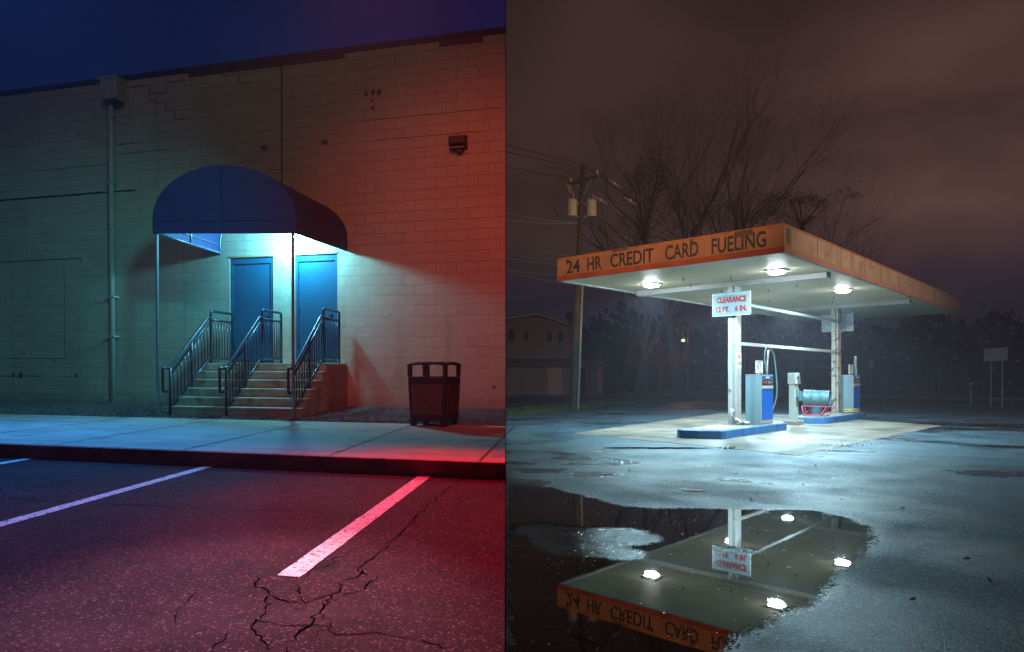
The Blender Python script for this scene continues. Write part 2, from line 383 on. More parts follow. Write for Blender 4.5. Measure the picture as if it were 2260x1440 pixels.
def wn(s_, d_=4):
    n = nd(t, 'ShaderNodeTexNoise'); n.inputs['Scale'].default_value = s_; n.inputs['Detail'].default_value = d_; t.links.new(co, n.inputs[0]); return n.outputs[0]
bu = nd(t, 'ShaderNodeBump'); bu.inputs['Strength'].default_value = .03; bu.inputs['Distance'].default_value = .01; t.links.new(wn(1.3), bu.inputs['Height']); t.links.new(bu.outputs[0], b.inputs['Normal'])
at = nd(t, 'ShaderNodeAttribute', attribute_name='depth').outputs['Fac']
vo = nd(t, 'ShaderNodeTexVoronoi'); vo.inputs['Scale'].default_value = 95; t.links.new(co, vo.inputs[0]); sv = nd(t, 'ShaderNodeSeparateColor'); t.links.new(vo.outputs['Color'], sv.inputs[0])
k_ = math_n(t, 'ADD', at, math_n(t, 'MULTIPLY', math_n(t, 'SUBTRACT', sv.outputs[0], .5), .10))
k_ = math_n(t, 'ADD', k_, math_n(t, 'MULTIPLY', math_n(t, 'SUBTRACT', wn(4.5, 6), .5), .20))
k_ = math_n(t, 'GREATER_THAN', k_, 0.)
tr_ = nd(t, 'ShaderNodeBsdfTransparent'); mx = nd(t, 'ShaderNodeMixShader'); t.links.new(k_, mx.inputs[0]); t.links.new(tr_.outputs[0], mx.inputs[1]); t.links.new(b.outputs[0], mx.inputs[2]); t.links.new(mx.outputs[0], t.nodes['Material Output'].inputs[0])
def sd_poly(x, y, V):
    p = Vector((x, y)); dd = min(seg_d(p, V[i - 1], V[i]) for i in range(len(V))); return -dd if inside(p, V) else dd
def pool_mesh(V, step, grow, isl=()):
    xs_ = [p.x for p in V]; ys_ = [p.y for p in V]; nx = int((max(xs_) - min(xs_) + 2 * grow) / step) + 1; ny = int((max(ys_) - min(ys_) + 2 * grow) / step) + 1
    vid = {}; vs = []; dv = []; fs = []; D = {}
    for i in range(nx + 1):
        for j in range(ny + 1):
            x = min(xs_) - grow + i * step; y = min(ys_) - grow + j * step; d_ = -sd_poly(x, y, V)
            for (ix, iy, ir) in isl: d_ = min(d_, math.hypot((x - ix), (y - iy)) - ir)
            D[i, j] = (d_, x, y)
    for i in range(nx):
        for j in range(ny):
            c4 = [(i, j), (i + 1, j), (i + 1, j + 1), (i, j + 1)]
            if max(D[c][0] for c in c4) < -grow or min(D[c][1] - KS * D[c][2] for c in c4) < .004: continue
            f = []
            for c in c4:
                if c not in vid: vid[c] = len(vs); vs.append((D[c][1], D[c][2], .004)); dv.append(D[c][0])
                f.append(vid[c])
            fs.append(f)
    me = bpy.data.meshes.new('puddle'); me.from_pydata(vs, [], fs); me.update(); a_ = me.attributes.new('depth', 'FLOAT', 'POINT'); a_.data.foreach_set('value', dv); me.materials.append(water)
    o = bpy.data.objects.new('puddle', me); COL.objects.link(o); o['kind'] = 'structure'; return o
pool_mesh(PV, .06, .22, [(2.72, 5.52, .10), (2.86, 5.50, .09), (1.52, 5.62, .34), (1.62, 5.95, .45), (1.98, 6.02, .36), (1.42, 6.25, .30), (1.78, 5.45, .24)])
for c, rx, ry in (((5.2, 13.4), 1.1, .16), ((19.7, 17.9), .8, .35), ((14.5, 30.5), 2.2, .35)):
    pool_mesh([Vector((c[0] + rx * math.cos(a * .35), c[1] + ry * math.sin(a * .35))) for a in range(18)], .12, .22)

# concrete pad
pad = M('pad_concrete', (.28, .25, .205), .42, var=.35, vscale=.8, bump=.35, bscale=90, bdist=.004, dirt=(.12, .13, .11), dscale=.9, dlo=.50, dhi=.62)
PADP = [(4.47, 16.9), (7.23, 12.21), (15.7, 19.56), (14.6, 24.9), (12.6, 26.2)]
solo('concrete_pad', G_().prism(poly_refine(PADP, .25, .05, 2.), -.01, .006), pad, kind='structure')
jm = M('joint', (.05, .05, .045), .8)
g = G_()
for (a, b) in (((5.85, 14.55), (13.9, 22.6)), ((9.9, 14.6), (8.4, 17.9)), ((12.9, 17.2), (11.2, 20.4))):
    a = Vector((*a, .008)); b = Vector((*b, .008)); n = (b - a).cross(Vector((0, 0, 1))).normalized() * .015
    g.add([a - n, b - n, b + n, a + n], [(0, 1, 2, 3)])
solo('pad_joints', g, jm, kind='structure')

road = M('road', (.035, .036, .04), .45, var=.3, vscale=1)
linem = M('road_paint', (.5, .48, .42), .6, var=.5, vscale=5)
def strip(name, L_, wd, z, mt):
    g = G_(); n = len(L_); q = []
    for i, p in enumerate(L_):
        p = Vector((*p, z)); d_ = (Vector((*L_[min(i + 1, n - 1)], z)) - Vector((*L_[max(0, i - 1)], z))).normalized(); s_ = Vector((-d_.y, d_.x, 0)) * wd / 2
        q += [p + s_, p - s_]
    g.add(q, [(2 * i, 2 * i + 1, 2 * i + 3, 2 * i + 2) for i in range(n - 1)]); return solo(name, g, mt, kind='structure')
strip('road', [(5.5, 38.5), (9, 43), (16, 51), (24, 58), (34, 66), (60, 84)], 9.5, -.012, road)
strip('road', [(22, 62), (34, 49), (42, 40), (62, 24)], 8.5, -.008, road)
strip('road_marking', [(5.75, 33.9), (9.9, 38.3), (18, 46.5)], .12, -.004, linem)
strip('road_marking', [(8.9, 51.5), (19.5, 61)], .14, -.003, linem)
strip('road_marking', [(30.5, 51.5), (33.6, 48.0), (34.0, 36.7), (36, 33.5)], .13, -.003, linem)
strip('road_marking', [(43, 50), (52, 41)], .2, -.003, linem)

# verge grass
grass = M('grass_blades', (.055, .085, .02), .8, var=.4, vscale=1.5)
g = G_()
def blades(path, wd, n, hh):
    Ls = [Vector((*p, 0)) for p in path]; tot = [(Ls[i + 1] - Ls[i]).length for i in range(len(Ls) - 1)]
    for _ in range(n):
        r = random.random() * sum(tot); i = 0
        while r > tot[i]: r -= tot[i]; i += 1
        d_ = (Ls[i + 1] - Ls[i]).normalized(); s_ = Vector((-d_.y, d_.x, 0))
        p = Ls[i] + d_ * r + s_ * (random.random() ** 1.3 * wd - .12)
        a = random.random() * 6.28; w = Vector((math.cos(a), math.sin(a), 0)) * .012; H_ = hh * random.uniform(.3, 1) * (1 + .5 * noise.noise(p * .7))
        t_ = Vector((random.uniform(-.5, .5), random.uniform(-.5, .5), 0)) * H_
        p.z = -.02
        g.add([p - w, p + w, p + t_ * .4 + w * .6 + Vector((0, 0, H_ * .6)), p + t_ + Vector((0, 0, H_))], [(0, 1, 2), (0, 2, 3)])
blades([(3.95, 23.7), (5.0, 25.3), (7.6, 28.7), (9.8, 31.9), (14.5, 36.6), (18.2, 39.7)], 2.4, 15000, .20)
blades([(21.0, 37.6), (23.3, 34.7), (24.1, 32.3), (24.6, 30), (26.6, 28.6), (36, 21.6)][::-1], -3.2, 15000, .16)
solo('verge_grass', g, grass, kind='stuff', label='short damp grass along the edge of the wet lot')

# --- left: lot, sidewalk, gravel; every right edge ends on the plane x = KS*y
def edge_u(v, z):       # u at which the point (u,v,z) of the left frame meets the dividing plane
    a = ML @ Vector((0, -v, z)); b = ML @ Vector((1, -v, z)); fa = a.x - KS * a.y; fb = b.x - KS * b.y
    return -fa / (fb - fa) - .004
def lsheet(name, v0, v1, z, mt, u0=-40, n=1, zb=None):
    U0, U1 = edge_u(v0, z), edge_u(v1, z)
    g = G_()
    poly = [(u0, -v1), (U1, -v1), (U0, -v0), (u0, -v0)]
    if zb is None: g.add([(*p, z) for p in poly], [(0, 1, 2, 3)])
    else: g.prism(poly, zb, z)
    return solo(name, g, mt, frame=ML, kind='structure')
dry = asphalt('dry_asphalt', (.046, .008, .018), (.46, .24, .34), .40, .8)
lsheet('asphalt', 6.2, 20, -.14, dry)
conc = M('sidewalk_concrete', (.50, .46, .39), .8, var=.28, vscale=1.2, bump=.5, bscale=120, bdist=.004, dirt=(.22, .20, .17), dscale=2.5, dlo=.58, dhi=.75)
lsheet('sidewalk', 3.02, 6.60, 0.0, conc, zb=-.5)
# curb stone, a hair proud of the slab
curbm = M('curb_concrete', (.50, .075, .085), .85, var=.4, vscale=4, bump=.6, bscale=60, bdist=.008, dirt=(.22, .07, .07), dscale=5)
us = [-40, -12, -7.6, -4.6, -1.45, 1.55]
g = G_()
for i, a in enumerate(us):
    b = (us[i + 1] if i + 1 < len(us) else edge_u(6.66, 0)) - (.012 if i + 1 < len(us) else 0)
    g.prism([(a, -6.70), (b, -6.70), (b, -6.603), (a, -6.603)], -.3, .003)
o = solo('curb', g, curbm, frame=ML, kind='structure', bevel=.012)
# slab joints
jd = M('slab_joint', (.045, .04, .04), .9)
g = G_()
def lstroke(g, pts, w, z, jit=0.):
    q = []; P = []
    for i in range(len(pts) - 1):
        a, b = Vector(pts[i]), Vector(pts[i + 1]); n = max(1, int((b - a).length / .022)) if jit else 1
        P += [a.lerp(b, k / n) for k in range(n)]
    P.append(Vector(pts[-1]))
    if jit: P = [p + Vector((noise.noise(Vector((p.x * 8, p.y * 8, 0))), noise.noise(Vector((p.x * 8, p.y * 8, 5))))) * jit + Vector((noise.noise(Vector((p.x * 37, p.y * 37, 0))), noise.noise(Vector((p.x * 37, p.y * 37, 5))))) * jit * .5 for p in P]
    for i, p in enumerate(P):
        d_ = (P[min(i + 1, len(P) - 1)] - P[max(0, i - 1)]).normalized(); s_ = Vector((-d_.y, d_.x))
        ww = w * (max(.12, .55 + .9 * noise.noise(Vector((p.x * 14, p.y * 14, 2)))) if jit else 1) / 2
        if jit: ww *= min(1, (i + 1) / 4, (len(P) - i) / 4) + .15
        q += [(*(p + s_ * ww), z), (*(p - s_ * ww), z)]
    g.add(q, [(2 * i, 2 * i + 1, 2 * i + 3, 2 * i + 2) for i in range(len(P) - 1)])
for u in (-7.5, -5.9, -4.3, -2.7, -1.1, .5, 2.1, 3.55):
    lstroke(g, [(u, -6.6), (u, -3.03)], .02, .004)
lstroke(g, [(-30, -4.05), (-2.75, -4.05)], .03, .004); lstroke(g, [(-2.7, -4.35), (3.2, -4.35)], .012, .004)
lstroke(g, [(-30, -6.3), (3.55, -6.3)], .01, .004)
solo('slab_joints', g, jd, frame=ML, kind='structure')
# gravel bed
stone = M('gravel_stone', (.17, .15, .145), .8, var=.6, vscale=14)
lsheet('gravel_bed', 0.0, 3.02, -.03, M('gravel_base', (.06, .05, .05), .95, bump=1, bscale=60, bdist=.02), zb=-.5)
def gravel():
    g = G_(); rnd = random.Random(3)
    for _ in range(15500):
        u = rnd.uniform(-10.5, 3.6); v = rnd.uniform(.03, 2.98)
        if -2.5 < u < .08 and v < 2.42: continue
        if u > edge_u(v, 0) - .03: continue
        z = -.02 + .05 * (1 - v / 3) + .015 * noise.noise(Vector((u * 2, v * 2, 0)))
        s = rnd.uniform(.012, .026); c = Vector((u, -v, z + s * .3))
        e = [Vector((rnd.gauss(0, 1), rnd.gauss(0, 1), rnd.gauss(0, 1))).normalized() for _ in range(1)][0]
        a = e.orthogonal().normalized(); b = e.cross(a)
        P = [c + s * e * rnd.uniform(.6, 1), c + s * a * rnd.uniform(.7, 1.1), c + s * b * rnd.uniform(.7, 1.1), c - s * a * rnd.uniform(.7, 1.1), c - s * b * rnd.uniform(.7, 1.1), c - s * e * rnd.uniform(.5, 1)]
        g.add(P, [(0, 1, 2), (0, 2, 3), (0, 3, 4), (0, 4, 1), (5, 2, 1), (5, 3, 2), (5, 4, 3), (5, 1, 4)])
    # the bed heaps up against the wall
    return g
g = gravel(); solo('gravel', g, stone, frame=ML, kind='stuff', label='loose grey gravel between the block wall and the sidewalk')
g = G_()
rows = [(0, .035), (.6, .03), (1.5, .012), (3.0, -.024)]
vs = []; nu = 24
for (v, z) in rows:
    for i in range(nu + 1):
        u = -14 + i * (edge_u(v, z) + 14) / nu; vs.append((u, -v, z + .012 * noise.noise(Vector((u * 1.3, v * 2, 4)))))
g.add(vs, [(r * (nu + 1) + i + nu + 1, r * (nu + 1) + i + nu + 2, r * (nu + 1) + i + 1, r * (nu + 1) + i) for r in range(3) for i in range(nu)])
solo('gravel_bed', g, MATS['gravel_base'], frame=ML, kind='structure')
# stall markings
paint = M('line_paint', (.74, .73, .74), .6, var=.3, vscale=8, bump=.8, bscale=160, bdist=.004, dirt=(.08, .06, .07), dscale=38, dlo=.555, dhi=.62)
def stripe(u, v0, v1, w, zz=-.136):
    g = G_(); n = 40; q = []
    for i in range(n + 1):
        v = v0 + (v1 - v0) * i / n; o1 = .006 * noise.noise(Vector((u, v * 8, 0))); o2 = .006 * noise.noise(Vector((u + 4, v * 8, 0)))
        q += [(u - w / 2 + o1, -v, zz), (u + w / 2 + o2, -v, zz)]
    g.add(q, [(2 * i, 2 * i + 1, 2 * i + 3, 2 * i + 2)[::-1] for i in range(n)]); return g
solo('stall_marking', stripe(-1.30, 6.705, 9.8, .11), paint, frame=ML, kind='structure')
solo('stall_marking', stripe(.86, 6.705, 10.2, .11), paint, frame=ML, kind='structure')
solo('stall_marking', stripe(3.07, 6.705, 9.80, .12), paint, frame=ML, kind='structure')
# cracks
def AL(px, py):      # a point of the left asphalt, baked from its survey position
    Y = FPX * (CZ - (ZL - .14)) / (py - 802.); p = Vector(((px - PX) / FPX * Y - OX, Y - OY))
    return (p.x * math.cos(ANG) + p.y * math.sin(ANG), -p.x * math.sin(ANG) + p.y * math.cos(ANG))
ck = M('crack_dark', (.002, .0015, .002), 1., spec=.0)
g = G_()
for w, j, pts in ((.011, .05, [(1030, 1050), (985, 1085), (925, 1135), (890, 1175), (850, 1210), (810, 1245), (770, 1285), (720, 1330), (680, 1380), (655, 1425)]),
                  (.009, .05, [(655, 1425), (625, 1470)]), (.011, .05, [(560, 1275), (575, 1300), (590, 1320), (580, 1355), (565, 1400), (580, 1440)]),
                  (.010, .03, [(648, 1290), (655, 1318), (668, 1335)]), (.008, .04, [(590, 1318), (630, 1330), (668, 1335), (720, 1318), (760, 1310)]),
                  (.009, .02, [(0, 1099), (130, 1108), (260, 1115), (420, 1122), (560, 1128), (700, 1134), (900, 1150)]),
                  (.006, .04, [(430, 1310), (400, 1345), (388, 1370), (400, 1390)]), (.006, .05, [(668, 1280), (740, 1240), (790, 1215)]),
                  (.007, .05, [(800, 1255), (825, 1280), (810, 1305), (760, 1320), (720, 1345)]), (.007, .05, [(695, 1350), (720, 1375), (720, 1395), (690, 1415)]),
                  (.006, .04, [(270, 1100), (300, 1100), (325, 1112)]), (.006, .05, [(1000, 1095), (1020, 1110), (1010, 1130)]), (.006, .05, [(500, 1400), (480, 1440)]),
                  (.008, .05, [(560, 1365), (620, 1385), (680, 1385), (760, 1400), (880, 1412), (1000, 1430)])):
    lstroke(g, [AL(*p) for p in pts], w, -.1375, j)
solo('asphalt_cracks', g, ck, frame=ML, kind='structure')
moss = M('dry_moss', (.24, .15, .05), .95, bump=1, bscale=80, bdist=.02)
g = G_()
for c, n, s in ((AL(905, 1158), 130, .05), (AL(668, 1340), 90, .03), (AL(1108, 1140), 60, .05)):
    for _ in range(n // 2):
        x = c[0] + random.gauss(0, s * .45); y = c[1] + random.gauss(0, s * 2.0); r = random.uniform(.002, .006)
        if x > edge_u(-y, -.14) - .02: continue
        g.add([(x - r, y, -.138), (x, y - r, -.137), (x + r, y, -.138), (x, y + r, -.137), (x, y, -.138 + r)], [(0, 1, 4), (1, 2, 4), (2, 3, 4), (3, 0, 4)])
solo('crack_moss', g, moss, frame=ML, kind='stuff', label='dry yellow moss growing in the asphalt crack')

# --- panel added on the seam to block light between the two lots
dm = M('light_divider_dark', (.012, .012, .014), .85)
g = G_()
r0, r1 = 1.35, 12.75
def dp(y, off, z): return (KS * y + off, y, z)
g.add([dp(r0, -.0006, -.1), dp(r0, .0006, -.1), dp(r1, .006, -.1), dp(r1, -.0035, -.1), dp(r0, -.0006, 11.), dp(r0, .0006, 11.), dp(r1, .006, 11.), dp(r1, -.0035, 11.)],
      [(0, 3, 2, 1), (4, 5, 6, 7), (0, 1, 5, 4), (1, 2, 6, 5), (2, 3, 7, 6), (3, 0, 4, 7)])
solo('light_divider', g, dm, 'tall thin dark panel added on the seam to keep the light of the two lots apart', 'light divider', base=dp(6, 0, 0))

# ================================================================ BLOCK BUILDING
bw = block_wall()
bld = thing('block_building', 'long cream painted block building with two doors and an arched awning', 'building', (-3, 0, 0), ML)
TOP = 6.94
def eu(z, y): # corner on dividing plane at into-wall distance y
    return edge_u(-y, z) + .002
DOORS = [(-2.53, -1.56), (-1.08, -.18)]; DZ = (.893, 3.06)
g = G_()
cols = [-40, DOORS[0][0], DOORS[0][1], DOORS[1][0], DOORS[1][1]]
def quad(g, u0, u1, z0, z1): g.add([(u0, 0, z0), (u1, 0, z0), (u1, 0, z1), (u0, 0, z1)], [(0, 1, 2, 3)])
zs0, zs1 = -.4, TOP
quad(g, -40, DOORS[0][0], zs0, TOP); quad(g, DOORS[0][1], DOORS[1][0], zs0, TOP)
for a, b in DOORS: quad(g, a, b, zs0, DZ[0]); quad(g, a, b, DZ[1], TOP)
g.add([(DOORS[1][1], 0, zs0), (edge_u(0, zs0), 0, zs0), (edge_u(0, TOP), 0, TOP), (DOORS[1][1], 0, TOP)], [(0, 1, 2, 3)])
# return wall on the dividing plane, back and far side, door reveals
yb = 33.
g.add([(edge_u(0, zs0), 0, zs0), (eu(zs0, yb), yb, zs0), (eu(TOP, yb), yb, TOP), (edge_u(0, TOP), 0, TOP)], [(0, 1, 2, 3)])
g.add([(-40, 0, zs0), (-40, yb, zs0), (-40, yb, TOP), (-40, 0, TOP)], [(3, 2, 1, 0)])
g.add([(-40, yb, zs0), (eu(zs0, yb), yb, zs0), (eu(TOP, yb), yb, TOP), (-40, yb, TOP)], [(3, 2, 1, 0)])
for a, b in DOORS:
    g.add([(a, 0, DZ[0]), (a, .10, DZ[0]), (a, .10, DZ[1]), (a, 0, DZ[1]), (b, 0, DZ[0]), (b, .10, DZ[0]), (b, .10, DZ[1]), (b, 0, DZ[1])], [(0, 1, 2, 3), (7, 6, 5, 4), (3, 2, 6, 7)])
part('wall', g, bw, bld)
g = G_(); g.add([(-40, 0.3, TOP - .05), (eu(TOP, .3), .3, TOP - .05), (eu(TOP, yb), yb, TOP - .05), (-40, yb, TOP - .05)], [(0, 1, 2, 3)])
part('roof', g, M('roof_felt', (.03, .03, .035), .9), bld)
cop = M('coping_metal', (.035, .05, .09), .55, var=.2, vscale=2)
g = G_()
def cop_seg(g, u0, u1, z0, z1, y0, y1):
    for_u1 = u1
    g.add([(u0, y0, z0), (u1, y0, z0), (min(u1, eu(z0, y1)), y1, z0), (u0, y1, z0), (u0, y0, z1), (u1, y0, z1), (min(u1, eu(z1, y1)), y1, z1), (u0, y1, z1)],
          [(0, 3, 2, 1), (4, 5, 6, 7), (0, 1, 5, 4), (1, 2, 6, 5), (2, 3, 7, 6), (3, 0, 4, 7)])
cop_seg(g, -40, edge_u(-.03, TOP + .1), TOP + .002, TOP + .14, .02, .32)
part('coping', g, cop, bld)
g = G_()
cop_seg(g, -3.45, -.02, TOP - .09, TOP + .10, -.03, -.003); cop_seg(g, 1.86, 2.68, TOP - .10, TOP + .02, -.03, -.003)
parts('flashing', g, M('flashing_metal', (.10, .06, .09), .5, var=.3, vscale=3), bld)
part('expansion_joint', G_().box(-1.372, -1.345, -.006, -.002, 4.2, TOP - .1), M('joint_caulk', (.05, .03, .05), .8), bld)
# long cracks in the blockwork
g = G_()
def wcrack(g, pts, w=.02):
    for i in range(len(pts) - 1):
        a, b = pts[i], pts[i + 1]; n = max(1, int(max(abs(a[0] - b[0]), abs(a[1] - b[1])) / .09)); prev = None
        for k in range(n + 1):
            x = a[0] + (b[0] - a[0]) * k / n; z = a[1] + (b[1] - a[1]) * k / n
            x += .008 * noise.noise(Vector((x * 7, z * 7, 1))); z += .014 * noise.noise(Vector((x * 7, z * 7, 8)))
            ww = w * (.35 + .5 * (1 + noise.noise(Vector((x * 5, z * 5, 3))))) / 2
            hor = abs(a[0] - b[0]) > abs(a[1] - b[1])
            q = [(x, -.004, z - ww), (x, -.004, z + ww)] if hor else [(x - ww, -.004, z), (x + ww, -.004, z)]
            n0 = len(g.v); g.add(q, [])
            if prev is not None: g.f.append([prev, n0, n0 + 1, prev + 1] if hor else [prev, prev + 1, n0 + 1, n0])
            prev = n0
wcrack(g, [(-14, 4.6), (-8.4, 4.6), (-6.2, 4.6), (-5.45, 4.6)], .045); wcrack(g, [(-5.3, 4.6), (-4.75, 4.6)], .04)
wcrack(g, [(-5.0, 6.8), (-4.4, 6.8), (-4.4, 6.6), (-4.0, 6.6), (-4.0, 6.8), (-3.6, 6.8), (-3.6, 7.0)], .018)
wcrack(g, [(-4.6, 6.6), (-4.2, 6.4), (-4.0, 6.4), (-4.0, 6.2), (-3.8, 6.2), (-3.8, 6.0), (-3.5, 6.0)], .016)
wcrack(g, [(-2.7, 6.8), (-2.3, 6.8), (-2.3, 6.6), (-2.0, 6.6)], .014)
wcrack(g, [(-14, 3.2), (-7.2, 3.2), (-6.15, 3.2), (-6.15, 3.1)], .022); wcrack(g, [(-6.6, 3.1), (-6.6, 1.0), (-8.2, 1.0)], .012)
wcrack(g, [(-5.45, 5.2), (-6.4, 5.2), (-7.3, 5.2)], .012); wcrack(g, [(-5.2, 5.6), (-4.7, 5.6)], .02); wcrack(g, [(-5.2, 5.4), (-4.3, 5.4), (-3.9, 5.4)], .014)
wcrack(g, [(.4, 5.6), (1.6, 5.6), (3.0, 5.6)], .010); wcrack(g, [(.6, 5.2), (1.6, 5.2), (2.6, 5.2)], .009)
wcrack(g, [(-1.5, 2.9 + .45), (-1.1, 3.35), (-1.1, 3.2), (-.9, 3.2)], .012)
wcrack(g, [(-9, .6), (-7.2, .6)], .02)
parts('wall_crack', g, M('wall_crack', (.02, .018, .03), .9), bld)
# ghost marks of an old sign, rust spots by old fixings
g = G_()
for (u, z, s) in ((.42, 6.12, .05), (.56, 6.13, .06), (.68, 6.12, .06), (.55, 5.97, .035), (.55, 5.84, .04), (-7.7, 1.1, .03), (-6.9, .95, .03), (-6.2, 5.9, .03), (-8.0, .62, .06), (-7.8, .62, .08), (-6.3, .62, .05), (2.9, .45, .03)):
    P = [(u + s * math.cos(k) * (.8 + .4 * noise.noise(Vector((k * 2., u, z)))), -.0035, z + s * math.sin(k) * (.9 + .4 * noise.noise(Vector((k * 2., z, u))))) for k in [i * .628 for i in range(10)]]
    g.add(P, [list(range(10))])
parts('wall_stain', g, M('stain', (.13, .10, .10), .9, var=.5, vscale=20), bld)
# doors
dblue = M('door_blue', (.003, .095, .17), .42, var=.12, vscale=1.5, bump=.1, bscale=30, bdist=.003)
trim = M('door_trim', (.50, .30, .15), .6, var=.3, vscale=6)
dk = M('door_hardware', (.03, .03, .03), .4, metal=.8)
for i, (a, b) in enumerate(DOORS):
    fr = part('door_frame', G_().box(a + .001, a + .06, .02, .098, DZ[0], DZ[1] - .001).box(b - .06, b - .001, .02, .098, DZ[0], DZ[1] - .001).box(a + .06, b - .06, .021, .098, DZ[1] - .13, DZ[1] - .002), dblue, bld)
    dr = part('door', G_().box(a + .066, b - .066, .045, .096, DZ[0] + .03, DZ[1] - .136), dblue, bld, label='blue steel door, %s of the pair under the awning' % ('left' if i == 0 else 'right'))
    part('threshold', G_().box(a + .03, b - .03, -.02, .05, DZ[0] - .001, DZ[0] + .018), M('threshold_metal', (.3, .3, .3), .4, metal=.9), dr)
    part('door_knob', G_().lathe((b - .14, .045, DZ[0] + .95), [(.0, 0), (.03, .0), (.012, .012), (.012, .04), (.028, .05), (.03, .065), (.0, .075)], 12, Mx=Matrix.Rotation(R(90), 4, 'X')), dk, dr, smooth=True)
    for zz in (.3, 1.0, 1.7): part('hinge', G_().box(a + .045, a + .075, .035, .045, DZ[0] + zz, DZ[0] + zz + .12), dk, dr)
    part('kick_plate', G_().box(a + .09, b - .09, .041, .0445, DZ[0] + .05, DZ[0] + .27), dblue, dr)
    part('lintel_trim', G_().box(a - .01, b + .01, -.012, .018, DZ[1] - .001, DZ[1] + .035), trim, fr)

# --- steps with landing
stc = M('step_concrete', (.50, .46, .34), .8, var=.35, vscale=3, bump=.5, bscale=70, bdist=.005, dirt=(.20, .13, .06), dscale=4, dlo=.52, dhi=.72)
st_ = thing('entrance_steps', 'six concrete steps up to the landing below the two blue doors', 'steps', (-1.15, -1.2, 0), ML)
U0, U1 = -2.44, .0; RS = .893 / 6
VF = [2.35 - .25 * i for i in range(6)]
g = G_(); g.box(U0, U1, -VF[5] - .0, -.002, -.03, .893 - .055)
for i in range(5): g.box(U0, U1, -VF[i] + .0, -VF[i + 1] - .002, -.03, RS * (i + 1) - .05)
part('step_body', g, stc, st_)
for i in range(5):
    part('tread', G_().box(U0 - .004, U1 + .004, -VF[i] - .02, -VF[i + 1] - .003, RS * (i + 1) - .048, RS * (i + 1)), stc, st_, bevel=.012, seg=3)
part('landing', G_().box(U0 - .004, U1 + .012, -VF[5] - .02, -.003, .893 - .053, .893), stc, st_, bevel=.012, seg=3)
part('cheek_wall', G_().box(U1 + .002, U1 + .03, -VF[5] + .01, -.003, -.03, .893 - .056), M('cheek_paint', (.38, .20, .16), .8, var=.3, vscale=4, bump=.4, bscale=50, bdist=.005), st_)

# --- railings
rm = M('railing_paint', (.025, .035, .06), .32, metal=.3, spec=.6)
def railing(u, where):
    t = thing('stair_railing', 'dark steel stair railing with bars, %s' % where, 'railing', (u, -2.35, 0), ML, 'railings on the entrance steps')
    sl = RS / .25
    v0, v1 = 2.36, .98                      # foot and head of the slope
    zt = lambda v: .81 + (v0 - v) * .75      # hand rail
    r = .024
    p = fillet([(u, -(v0 + .24), zt(v0) - .40), (u, -v0, zt(v0) - .40)], .01)
    hr = fillet([(u, -v0 - .0, zt(v0) - .40), (u, -(v0 + .22), zt(v0) - .40), (u, -(v0 + .22), zt(v0)), (u, -v0, zt(v0)), (u, -(v1 + .12), zt(v1 + .12)), (u, -v1, zt(v1 + .12))], .05)
    part('handrail', G_().tube(hr, r, 10), rm, t, smooth=True)
    part('mid_rail', G_().tube([(u, -v0, zt(v0) - .12), (u, -(v1 + .12), zt(v1 + .12) - .12), (u, -v1, zt(v1 + .12) - .12)], r * .85, 8), rm, t, smooth=True)
    zb = lambda v: .09 + (v0 - v) * .675
    ve = .12
    part('bottom_rail', G_().tube([(u, -v0, zb(v0)), (u, -(v1 + .06), zb(v1 + .06)), (u, -ve, zb(v1 + .06) )], r * .8, 8), rm, t, smooth=True)
    ztp = zt(v1 + .12)
    part('post', G_().tube([(u, -v0, -.01), (u, -v0, zt(v0))], r, 10), rm, t, smooth=True)
    part('post', G_().tube([(u, -(v0 + v1) / 2, sl * (v0 - (v0 + v1) / 2) - .02), (u, -(v0 + v1) / 2, zt((v0 + v1) / 2))], r, 10), rm, t, smooth=True)
    loop = fillet([(u, -v1, .893), (u, -v1, ztp + .14), (u, -ve, ztp + .14), (u, -ve, .893)], .06)
    part('end_frame', G_().tube(loop, r, 10), rm, t, smooth=True)
    part('top_rail', G_().tube([(u, -v1, ztp - .03), (u, -ve, ztp - .03)], r * .85, 8), rm, t, smooth=True)
    n = 12
    for i in range(1, n):
        v = v0 + (v1 - v0) * i / n
        part('baluster', G_().tube([(u, -v, zb(v) if v > v1 + .06 else zb(v1 + .06)), (u, -v, zt(v) - .12)], .012, 6), rm, t, smooth=True)
    for i in range(1, 8):
        v = v1 + (ve - v1) * i / 8
        part('baluster', G_().tube([(u, -v, zb(v1 + .06)), (u, -v, ztp - .03)], .012, 6), rm, t, smooth=True)
    for v in (v0, ve, v1): part('base_plate', G_().box(u - .04, u + .04, -v - .04, -v + .04, (0 if v == v0 else .893), (0 if v == v0 else .893) + .008), rm, t)
    return t
railing(-2.41, 'leftmost of the three on the steps')
railing(-1.33, 'in the middle of the steps between the two flights')
railing(-.10, 'at the right edge of the steps')

# --- awning
aw = thing('awning', 'navy blue half round fabric awning over the steps on two thin posts', 'awning', (-1.15, 0, 3), ML)
fab = M('awning_fabric', (.026, .040, .15), .7, var=.12, vscale=2.5, bump=.5, bscale=2.2, bdist=.05)
fab_in = M('awning_tube', (.25, .30, .34), .4, metal=.5)
VFr = 2.5
def arch(s, q):   # s: 0 front, 1 wall; q: 0..1 along the arch from left to right
    uL = -2.64 + (-2.737 + 2.64) * s; uR = .005 + (.035 - .005) * s
    zL = 3.116 + .02 * s; zR = 2.985 + .10 * s
    val = .21
    c = (uL + uR) / 2; w = (uR - uL) / 2; zb = (zL + zR) / 2
    a = math.pi * (1 - q)
    zz = zL + (zR - zL) * (.5 + .5 * math.cos(a)) + val
    return Vector((c + w * math.cos(a), -VFr * (1 - s) - .004, zz + .92 * max(0, math.sin(a)) ** .92))
n = 36
